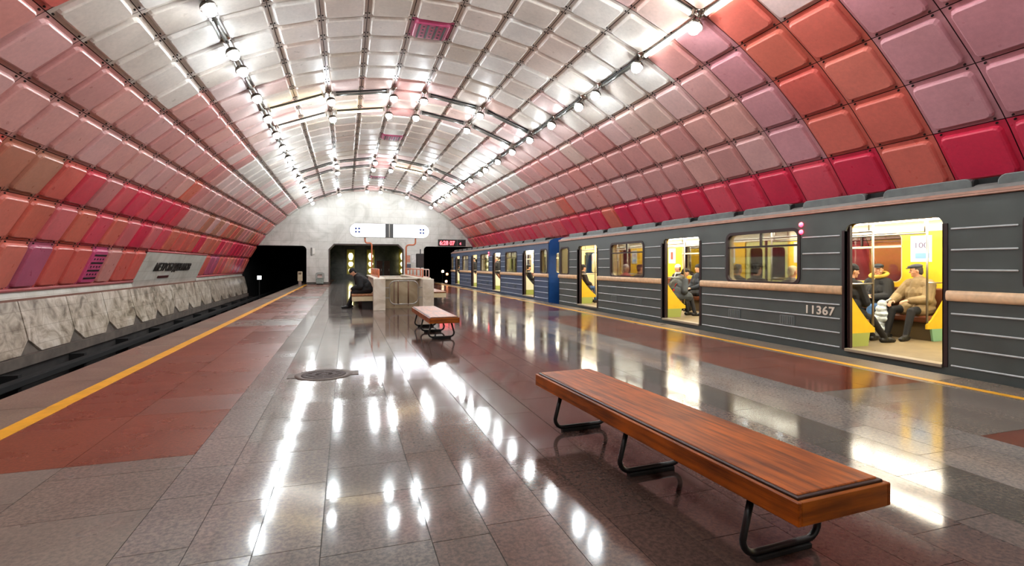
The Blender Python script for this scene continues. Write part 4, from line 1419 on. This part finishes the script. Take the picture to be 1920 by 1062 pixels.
q = thing('tunnel_plate', 'small white rectangular plate at the mouth of the left tunnel', 'sign', (-5.65, 38.9, .35))
mb = MB(); mb.box(-.13, .13, -.02, .02, .0, .26, bevel=.005); mb.build('plate', mat('plate_white', '#f2f2f2', .4, emit='#ffffff', strength=.9), q)  # emission put into the white plate, so it glows without being a lamp
mb = MB(); mb.box(-.03, .03, .02, .06, -1.65, .2); mb.build('stand', M_BLACK, q)

# poster boards on the pillar between the middle opening and the right tunnel
for n, (x0, x1, z0, z1, m_, lab) in enumerate(((4.2, 4.5, 1.55, 2.05, '#c88a74', 'pinkish notice on the marble pillar right of the middle opening'), (4.6, 5.05, 1.5, 2.1, '#d9d6d2', 'white notice on the marble pillar next to the pinkish notice'), (4.25, 4.55, 1.0, 1.42, '#4a4c5a', 'dark blue notice below the pinkish one on the marble pillar'))):
    o = thing('notice', lab, 'notice', ((x0 + x1) / 2, YEND, z0))
    mb = MB(); mb.box(-(x1 - x0) / 2, (x1 - x0) / 2, -.03, 0, 0, z1 - z0, bevel=.004); mb.build('sheet', mat('notice_%d' % n, m_, .5, var=.2), o)
    mb = MB(); mb.box(-(x1 - x0) / 2 - .02, (x1 - x0) / 2 + .02, -.02, 0, -.02, z1 - z0 + .02); mb.build('backing', M_STEEL, o)

# wall lamps in the hall beyond
M_SCONCE = mat_emit('sconce_glow', '#f4e9a8', 3.0)
for x, lab in ((.45, 'tiered glowing wall lamp in the hall behind the seated person'), (2.22, 'tiered glowing wall lamp in the hall behind the copper sign post'), (4.95, 'glowing wall lamp at the far right of the hall')):
    y = 49.35 if x < 4 else 47.5
    sc_ = thing('wall_lamp', lab, 'lamp', (x, y, .5), group='glowing wall lamps in the hall')
    mb = MB(); mb.box(-.34, .34, .06, .12, 0, 2.3); mb.build('back_plate', mat('brass_plate', '#7b7336', .35, .6), sc_)
    for z, h in ((.12, .38), (.72, .42), (1.32, .62)):
        mb = MB(); mb.lathe([(0, 0), (.12, .02), (.2, h * .5), (.2, h * .7), (.12, h), (0, h)], 14, M=Matrix.Translation((0, 0, z))); mb.build('lamp_shade', M_SCONCE, sc_)

# lights far down the right tunnel
for x, y, z, col, e, lab in ((8.0, 44.0, .72, '#ffd8b0', 4, 'pale orange tunnel light by the far end of the train'), (8.38, 44.0, .48, '#ff9a6a', 2, 'orange tunnel light just below the pale one'), (8.3, 44.0, -.15, '#ffb896', 2, 'low orange tunnel light near the rail')):
    o = thing('tunnel_light', lab, 'light', (x, y, z), group='small lights in the right tunnel')
    mb = MB(); mb.lathe([(0, -.02), (.1, 0), (.1, .16), (0, .2)], 12); mb.build('lens', mat_emit('tl' + lab[:4], col, e), o)
    mb = MB(); mb.box(-.03, .03, .1, .16, -1.3 - z, .1); mb.build('bracket', M_BLACK, o)
# ------------------------------------------------------------------ people
SKINM = mat('skin', '#c99678', 0.5, var=.05)
LIPM = mat('lips', '#a55f55', 0.5)
EYEM = mat('eyes', '#2a1f1a', 0.3)
SHOEM = mat('black_shoe', '#141211', 0.45)
_cm = {}
def cloth(h, rough=0.8):
    if h not in _cm:
        _cm[h] = mat('cloth_' + h.strip('#'), h, rough, var=.22, scale=9, bump=.15, bscale=40)
    return _cm[h]

def ico(center, radii, R=None, sub=2):
    bm = bmesh.new()
    bmesh.ops.create_icosphere(bm, subdivisions=sub, radius=1.0)
    vs = [Vector((v.co.x * radii[0], v.co.y * radii[1], v.co.z * radii[2])) for v in bm.verts]
    fs = [[v.index for v in f.verts] for f in bm.faces]
    bm.free()
    if R is not None: vs = [R @ v for v in vs]
    c = Vector(center)
    return [v + c for v in vs], fs

class Body:
    def __init__(s): s.prims = []
    def cap(s, a, ra, b, rb, tag): s.prims.append(('c', Vector(a), ra, Vector(b), rb, tag))
    def ell(s, c, r, tag, R=None): s.prims.append(('e', Vector(c), r, R if R is not None else Matrix.Identity(3), None, tag))
    def mesh(s, name, voxel, order, smooth=2):
        bm = bmesh.new()
        for p in s.prims:
            if p[0] == 'c':
                vs = []
                for c, r in ((p[1], p[2]), (p[3], p[4])):
                    v_, f_ = ico(c, (r, r, r)); vs += v_
                bv = [bm.verts.new(v) for v in vs]
                h = bmesh.ops.convex_hull(bm, input=bv)
                dead = [g for g in set(h['geom_interior'] + h['geom_unused']) if isinstance(g, bmesh.types.BMVert)]
                bmesh.ops.delete(bm, geom=dead, context='VERTS')
            else:
                v_, f_ = ico(p[1], p[2], p[3])
                bv = [bm.verts.new(v) for v in v_]
                for f in f_: bm.faces.new([bv[i] for i in f])
        me = bpy.data.meshes.new('raw'); bm.to_mesh(me); bm.free()
        o = bpy.data.objects.new('raw', me); COL.objects.link(o)
        m = o.modifiers.new('r', 'REMESH'); m.mode = 'VOXEL'; m.voxel_size = voxel; m.use_smooth_shade = True
        if smooth:
            m = o.modifiers.new('s', 'SMOOTH'); m.factor = .5; m.iterations = smooth
        res = eval_mesh(o)
        bpy.data.objects.remove(o); bpy.data.meshes.remove(me)
        res.name = name
        n = len(res.polygons)
        c = np.empty(n * 3); res.polygons.foreach_get('center', c); c = c.reshape(n, 3)
        best = np.full(n, 1e9); idx = np.zeros(n, dtype=np.int32)
        for p in s.prims:
            if p[0] == 'c':
                a, b = np.array(p[1]), np.array(p[3]); ab = b - a
                L = max(ab @ ab, 1e-9)
                t = np.clip(((c - a) @ ab) / L, 0, 1)
                d = np.linalg.norm(c - (a + t[:, None] * ab), axis=1) - (p[2] + (p[4] - p[2]) * t)
            else:
                Rm = np.array(p[3]); q = (c - np.array(p[1])) @ Rm
                r = np.array(p[2]); l = np.linalg.norm(q / r, axis=1)
                d = (l - 1) * min(r)
            k = d < best
            best[k] = d[k]; idx[k] = order.index(p[5])
        res.materials.clear()
        res.polygons.foreach_set('material_index', idx)
        res.polygons.foreach_set('use_smooth', np.ones(n, dtype=bool))
        return res

def ik(a, b, l1, l2, pole):
    a, b = Vector(a), Vector(b)
    d = b - a; L = min(d.length, (l1 + l2) * .995)
    dn = d.normalized(); b = a + dn * L
    x = (l1 * l1 - l2 * l2 + L * L) / (2 * L)
    h = math.sqrt(max(l1 * l1 - x * x, 0))
    p = Vector(pole); p = (p - dn * p.dot(dn)).normalized()
    return a + dn * x + p * h, b

def person(label, loc, rotz, sit=True, seat=.40, lean=4, side=0, head=(0, 0), jacket='#1a1a1c', trousers='#17171a', shoes=None,
           hands=None, feet=None, knees=None, voxel=.014, hat=None, hatcol='#15151a', hair='#1d1612', bulk=0.02, scale=1.0, hood=None, scarf=None, collar=None, group='people in the metro', longcoat=False):
    B = Body()
    S = scale
    hz = seat + .115 if sit else .90 * S
    H = Vector((0, 0, hz))
    l = math.radians(lean)
    u = Vector((math.sin(l), math.sin(math.radians(side)), math.cos(l))).normalized()
    fwd = Vector((math.cos(l), 0, -math.sin(l)))
    k = bulk
    C = H + u * .28 * S; SH = H + u * .45 * S; NB = H + u * .53 * S
    for s in (-1, 1):
        B.cap(H + Vector((0, s * .07, 0)), .115 + k * .6, H + Vector((0, s * .07, .0)) + u * .1, .12 + k, 'jacket')
    B.cap(H + u * .08, .13 + k, C, .135 + k, 'jacket')
    B.cap(C + Vector((0, -.07, 0)), .115 + k, C + Vector((0, .07, 0)), .115 + k, 'jacket')
    B.cap(SH + Vector((0, -.15, -.02)) * S, .075 + k * .7, SH + Vector((0, .15, -.02)) * S, .075 + k * .7, 'jacket')
    B.cap(SH, .09 + k, C, .12 + k, 'jacket')
    B.cap(SH + u * .02, .075 + k, NB - u * .01, .062 + k * .5, 'jacket')
    # head
    hp, hy = math.radians(head[0]), math.radians(head[1])
    R = (Matrix.Rotation(hy, 3, 'Z') @ Matrix.Rotation(hp + l * .35, 3, 'Y'))
    hc = NB + u * .04 * S + R @ Vector((.02, 0, .125 * S))
    def hd(x, y, z): return hc + R @ (Vector((x, y, z)) * S)
    B.cap(NB - u * .02, .056, hd(-.015, 0, -.05), .054, 'skin')
    B.ell(hc, (.094 * S, .077 * S, .113 * S), 'skin', R)
    B.ell(hd(.022, 0, -.06), (.067 * S, .056 * S, .06 * S), 'skin', R)
    B.cap(hd(.086, 0, .012), .011 * S, hd(.105, 0, -.022), .015 * S, 'skin')
    B.ell(hd(.07, 0, .028), (.022 * S, .055 * S, .012 * S), 'skin', R)
    B.ell(hd(.072, 0, -.095), (.02 * S, .022 * S, .016 * S), 'skin', R)
    for s in (-1, 1):
        B.ell(hd(-.005, s * .077, -.008), (.02 * S, .012 * S, .032 * S), 'skin', R)
        B.ell(hd(.058, s * .042, -.03), (.026 * S, .022 * S, .022 * S), 'skin', R)
        B.ell(hd(.083, s * .031, .008), (.009 * S, .014 * S, .0075 * S), 'eye', R)
    B.ell(hd(.083, 0, -.056), (.012 * S, .024 * S, .0075 * S), 'lip', R)
    # legs
    fl = 0.0
    for i, s in enumerate((-1, 1)):
        hip = H + Vector((0.0, s * .09, -.02))
        if sit:
            ft = Vector(feet[i]) if feet else Vector((.46, s * .13, 0))
            ank = Vector((ft.x, ft.y, ft.z + .085))
            kn, ank = ik(hip, ank, .45 * S, .45 * S, knees[i] if knees else (.55, s * .10, .9))
        else:
            ft = Vector(feet[i]) if feet else Vector((.02 * s, s * .1, 0))
            ank = Vector((ft.x - .03, ft.y, .085)); kn, ank = ik(hip, ank, .44 * S, .44 * S, (1, 0, 0))
        B.cap(hip, .088, kn, .062, 'trousers')
        B.cap(kn, .06, ank, .045, 'trousers')
        B.cap(hip + Vector((0, 0, .01)), .098 + k, hip.lerp(kn, .42 if sit else .3), .085 + k * .8, 'jacket')
        if longcoat and sit:
            B.cap(hip, .10 + k, hip.lerp(kn, .8), .075 + k, 'jacket')
        tdir = Vector((1, s * .18, 0)).normalized()
        sole = Vector((ank.x, ank.y, ft.z + .042))
        B.cap(sole - tdir * .045, .042, sole + tdir * .10, .044, 'shoes')
        B.cap(sole + tdir * .09, .042, sole + tdir * .165 - Vector((0, 0, .008)), .033, 'shoes')
        B.cap(ank, .046, sole, .045, 'shoes')
    # arms and hands
    for i, s in enumerate((-1, 1)):
        sh = SH + Vector((0, s * .175 * S, -.02))
        if hands: wr = Vector(hands[i])
        elif sit: wr = H + Vector((.30, s * .08, .10))
        else: wr = H + Vector((.06, s * .26, -.10))
        el, wr = ik(sh, wr, .28 * S, .25 * S, (-.6, s * .7, -.45))
        B.cap(sh, .062 + k * .8, el, .052 + k * .8, 'jacket')
        B.cap(el, .052 + k * .8, wr, .038 + k * .5, 'jacket')
        d = (wr - el).normalized()
        nrm = Vector((0, -s * .35, -1)); nrm = (nrm - d * nrm.dot(d)).normalized()
        sd = d.cross(nrm).normalized() * (1 if s < 0 else -1)     # towards the thumb
        if sd.y * s > 0: sd = -sd
        B.cap(wr, .03, wr + d * .03, .028, 'skin')
        B.ell(wr + d * .06, (.042, .038, .016), 'skin', Matrix((d, sd, nrm)).transposed())
        for q, (off, ln) in enumerate(((.027, .070), (.009, .078), (-.009, .073), (-.026, .058))):
            b0 = wr + d * .092 + sd * off
            d1 = (d + nrm * .35).normalized(); b1 = b0 + d1 * ln * .55
            d2 = (d * .6 + nrm * .8).normalized(); b2 = b1 + d2 * ln * .5
            B.cap(b0, .0095, b1, .009, 'skin'); B.cap(b1, .009, b2, .0075, 'skin')
        t0 = wr + d * .03 + sd * .03
        t1 = t0 + (d * .6 + sd * .75 + nrm * .2).normalized() * .04
        t2 = t1 + (d * .9 + sd * .15 + nrm * .4).normalized() * .032
        B.cap(t0, .013, t1, .011, 'skin'); B.cap(t1, .011, t2, .009, 'skin')
    order = ['skin', 'lip', 'eye', 'jacket', 'trousers', 'shoes']
    me = B.mesh('person', voxel, order)
    o = link('person', me, [SKINM, LIPM, EYEM, cloth(jacket), cloth(trousers), cloth(shoes) if shoes else SHOEM])
    o.location = loc; o.rotation_euler = (0, 0, rotz)
    tag(o, label, 'person', group)
    v2 = max(voxel, .009)
    def blob(name, prims, m, vx=v2, smooth=3):
        b = Body()
        for p in prims:
            if p[0] == 'e': b.ell(p[1], p[2], 'x', p[3])
            else: b.cap(p[1], p[2], p[3], p[4], 'x')
        return link(name, b.mesh(name, vx, ['x'], smooth), m, o)
    if hair:
        pr = [('e', hd(-.022, 0, .022), (.088 * S, .085 * S, .105 * S), R), ('e', hd(-.045, 0, -.03), (.06 * S, .078 * S, .075 * S), R)]
        if not hat: pr += [('e', hd(.02, 0, .075), (.075 * S, .075 * S, .05 * S), R)]
        blob('hair', pr, cloth(hair))
    if hat == 'fur':
        blob('hat', [('e', hd(-.01, 0, .085), (.115 * S, .10 * S, .075 * S), R), ('e', hd(-.015, 0, .055), (.122 * S, .105 * S, .045 * S), R)], cloth(hatcol))
    elif hat == 'knit':
        blob('hat', [('e', hd(-.012, 0, .055), (.105 * S, .09 * S, .085 * S), R), ('e', hd(-.005, 0, .04), (.108 * S, .093 * S, .035 * S), R)], cloth(hatcol))
    elif hat == 'cap':
        h_ = blob('cap', [('e', hd(-.005, 0, .078), (.112 * S, .098 * S, .05 * S), R), ('e', hd(.03, 0, .08), (.10 * S, .085 * S, .035 * S), R)], cloth(hatcol))
        b = Body(); b.ell(hd(.112, 0, .058), (.045 * S, .065 * S, .012 * S), 'x', R)
        link('brim', b.mesh('brim', .008, ['x'], 1), cloth(hatcol), h_)
    if hood:
        pr = []
        n = 12
        for q in range(n):
            a0 = 2 * PI * q / n; a1 = 2 * PI * (q + 1) / n
            def rp_(a): return NB + u * (.02 + .05 * (1 - math.cos(a)) / 2 * 1.6) + Vector((math.cos(a) * .105 - .01, math.sin(a) * .135, 0))
            pr.append(('c', rp_(a0), .034, rp_(a1), .034))
        blob('fur_hood', pr, cloth(hood))
    if scarf:
        pr = []
        n = 10
        for q in range(n):
            a0 = 2 * PI * q / n; a1 = 2 * PI * (q + 1) / n
            def rp_(a): return NB + u * .0 + Vector((math.cos(a) * .07, math.sin(a) * .075, 0))
            pr.append(('c', rp_(a0), .034, rp_(a1), .034))
        pr.append(('c', NB + fwd * .09, .03, C + fwd * .145, .025))
        blob('scarf', pr, cloth(scarf))
    return o

EAST, WEST = 0.0, PI
FZ = 0.10           # car floor
def near_seat(label, y, dx=0.0, **k):
    k.setdefault('scale', .9)
    return person(label, (XT + .34 + dx, y, FZ), EAST, **k)
def far_seat(label, y, **k):
    k.setdefault('scale', .9)
    return person(label, (XT + CW - .34, y, FZ), WEST, **k)

# on the platform
person('person in black hunched forward on the wooden seat by the marble parapet', (.66, 16.75, 0), WEST + .12, seat=.475, lean=38, head=(30, 0),
       jacket='#131315', trousers='#121214', hands=[(.42, -.10, .58), (.46, .12, .60)], feet=[(.50, -.14, 0), (.62, .16, 0)], voxel=.0085, hair='#0f0d0c', hat='knit', hatcol='#100f10', bulk=.06, longcoat=True, group='people waiting')

# seen through the nearest open door
near_seat('person in black with legs stretched out, at the left edge of the nearest open door', 5.99, dx=.08, jacket='#141518', trousers='#15151a', hat='knit', hatcol='#101014', lean=10, voxel=.0085, head=(4, -25),
          feet=[(.66, -.12, 0), (.70, .10, 0)], bulk=.03)
far_seat('person in black padded jacket with yellow fur hood and blue jeans', 6.72, jacket='#17181a', trousers='#3f638f', hat='cap', hatcol='#22252b', hood='#b89a3a', voxel=.0075, head=(4, 32), lean=2, bulk=.045,
         hands=[(.24, -.05, .68), (.26, .10, .66)], feet=[(.42, -.12, 0), (.46, .14, 0)], hair='#1b1512', scarf='#e0d9c8')
far_seat('person in tan jacket and grey flat cap with black trousers beside the poster', 6.03, jacket='#8a7552', trousers='#111113', hat='cap', hatcol='#3d4048', voxel=.0075, head=(6, -48), lean=6, bulk=.04,
         hands=[(.34, -.22, .62), (.30, .06, .64)], feet=[(.48, -.20, 0), (.52, .13, 0)], hair='#3a3430', side=2)
# plastic bag held on the lap of the person in tan
t = thing('plastic_bag', 'crumpled clear plastic bag hanging from the hand of the person in tan jacket', 'bag', (XT + CW - .80, 6.36, FZ))
b = Body()
rb = random.Random(3)
for q in range(7):
    z = .06 + .085 * q
    wdt = .085 + .075 * math.sin(PI * min(1, (q + 1) / 6.5)) + rb.uniform(-.01, .01)
    b.ell((rb.uniform(-.02, .02), rb.uniform(-.02, .02) - .02 * (q - 3), z), (wdt * .8, wdt, .07), 'x', Matrix.Rotation(rb.uniform(0, 3), 3, 'Z'))
M_BAG = mat('clear_plastic', '#c3ced2', .18, var=.35, scale=14, bump=.8, bscale=22)
link('bag_body', b.mesh('bag_body', .011, ['x'], 1), M_BAG, t)
b = Body(); b.cap((0, -.08, .6), .02, (.02, -.16, .66), .012, 'x'); link('bag_handle', b.mesh('bag_handle', .008, ['x'], 1), M_BAG, t)

# behind the window left of the nearest door
near_seat('person with grey hair seen from behind through the large window, farthest left', 8.22, jacket='#4a4a4c', hair='#7d756a', hat=None, lean=-3)
near_seat('person in dark cap seen from behind through the large window, beside the grey haired one', 7.72, jacket='#3a3026', hair='#33261c', hat='cap', hatcol='#3a342e', lean=-3)
near_seat('person with blond hair seen from behind at the right end of the large window', 6.92, jacket='#6b6058', hair='#d8cba6', hat=None, scale=.86, lean=-3)
# second open door
near_seat('person in grey coat bent forward with back to the second open door', 10.5, dx=.12, jacket='#3c4247', trousers='#23262c', hair='#17120f', lean=32, head=(14, -25), bulk=.045, voxel=.0095, feet=[(.52, -.14, 0), (.50, .12, 0)], longcoat=True)
far_seat('person in white knitted hat and dark coat deep inside the second open door', 12.52, jacket='#15161b', hat='knit', hatcol='#e4e2dd', voxel=.011, bulk=.04, scarf='#cfc8bf')
far_seat('person in black hat and dark blue jacket at the right of the second open door', 11.62, jacket='#1b222c', hat='knit', hatcol='#0f0f12', voxel=.011, bulk=.035)
t = thing('shoulder_bag', 'red bag on the seat next to the yellow screen in the second doorway', 'bag', (XT + .5, 10.36, FZ + .43))
b = Body(); b.ell((0, 0, .11), (.14, .05, .11), 'x'); b.ell((-.04, 0, .19), (.1, .04, .08), 'x'); link('bag_body', b.mesh('bag_body', .012, ['x'], 2), cloth('#c41c20'), t)
mb = MB(); mb.tube([(-.1, 0, .2), (-.06, 0, .34), (0, 0, .37), (.05, 0, .33), (.08, 0, .2)], .01, 8); mb.build('strap', cloth('#8f1418'), t)
# window between second and third door
near_seat('person in white and red behind the window between the second and third doors', 12.45, jacket='#c23446', hair='#d9c9b0', hat='knit', hatcol='#e8dcd8', lean=-2)
near_seat('person with dark hair behind the window between second and third doors, nearer the second', 11.75, jacket='#4f4a3a', hair='#2b2119', lean=-2)
# third open door
near_seat('person in dark brown jacket and blue jeans in the third open door', 15.28, jacket='#2a2020', trousers='#35547f', hat='knit', hatcol='#131216', lean=6, voxel=.011, bulk=.035)
# blue car
near_seat('seated person in black in the first doorway of the blue car', 20.45, jacket='#131418', hat='knit', hatcol='#111114', lean=3)
person('person in black standing in the aisle beyond the blue car second doorway', (XT + .94, 26.9, FZ), WEST, sit=False, jacket='#15161a', hair='#17120f', bulk=.035)
person('person in black cap standing in the aisle beyond the blue car third doorway', (XT + .94, 32.2, FZ), WEST, sit=False, jacket='#101116', hat='cap', hatcol='#0e0e12', bulk=.04)
near_seat('person in dark clothes seated by the farthest doorway of the blue car', 34.45, jacket='#1a1d22', bulk=.035)
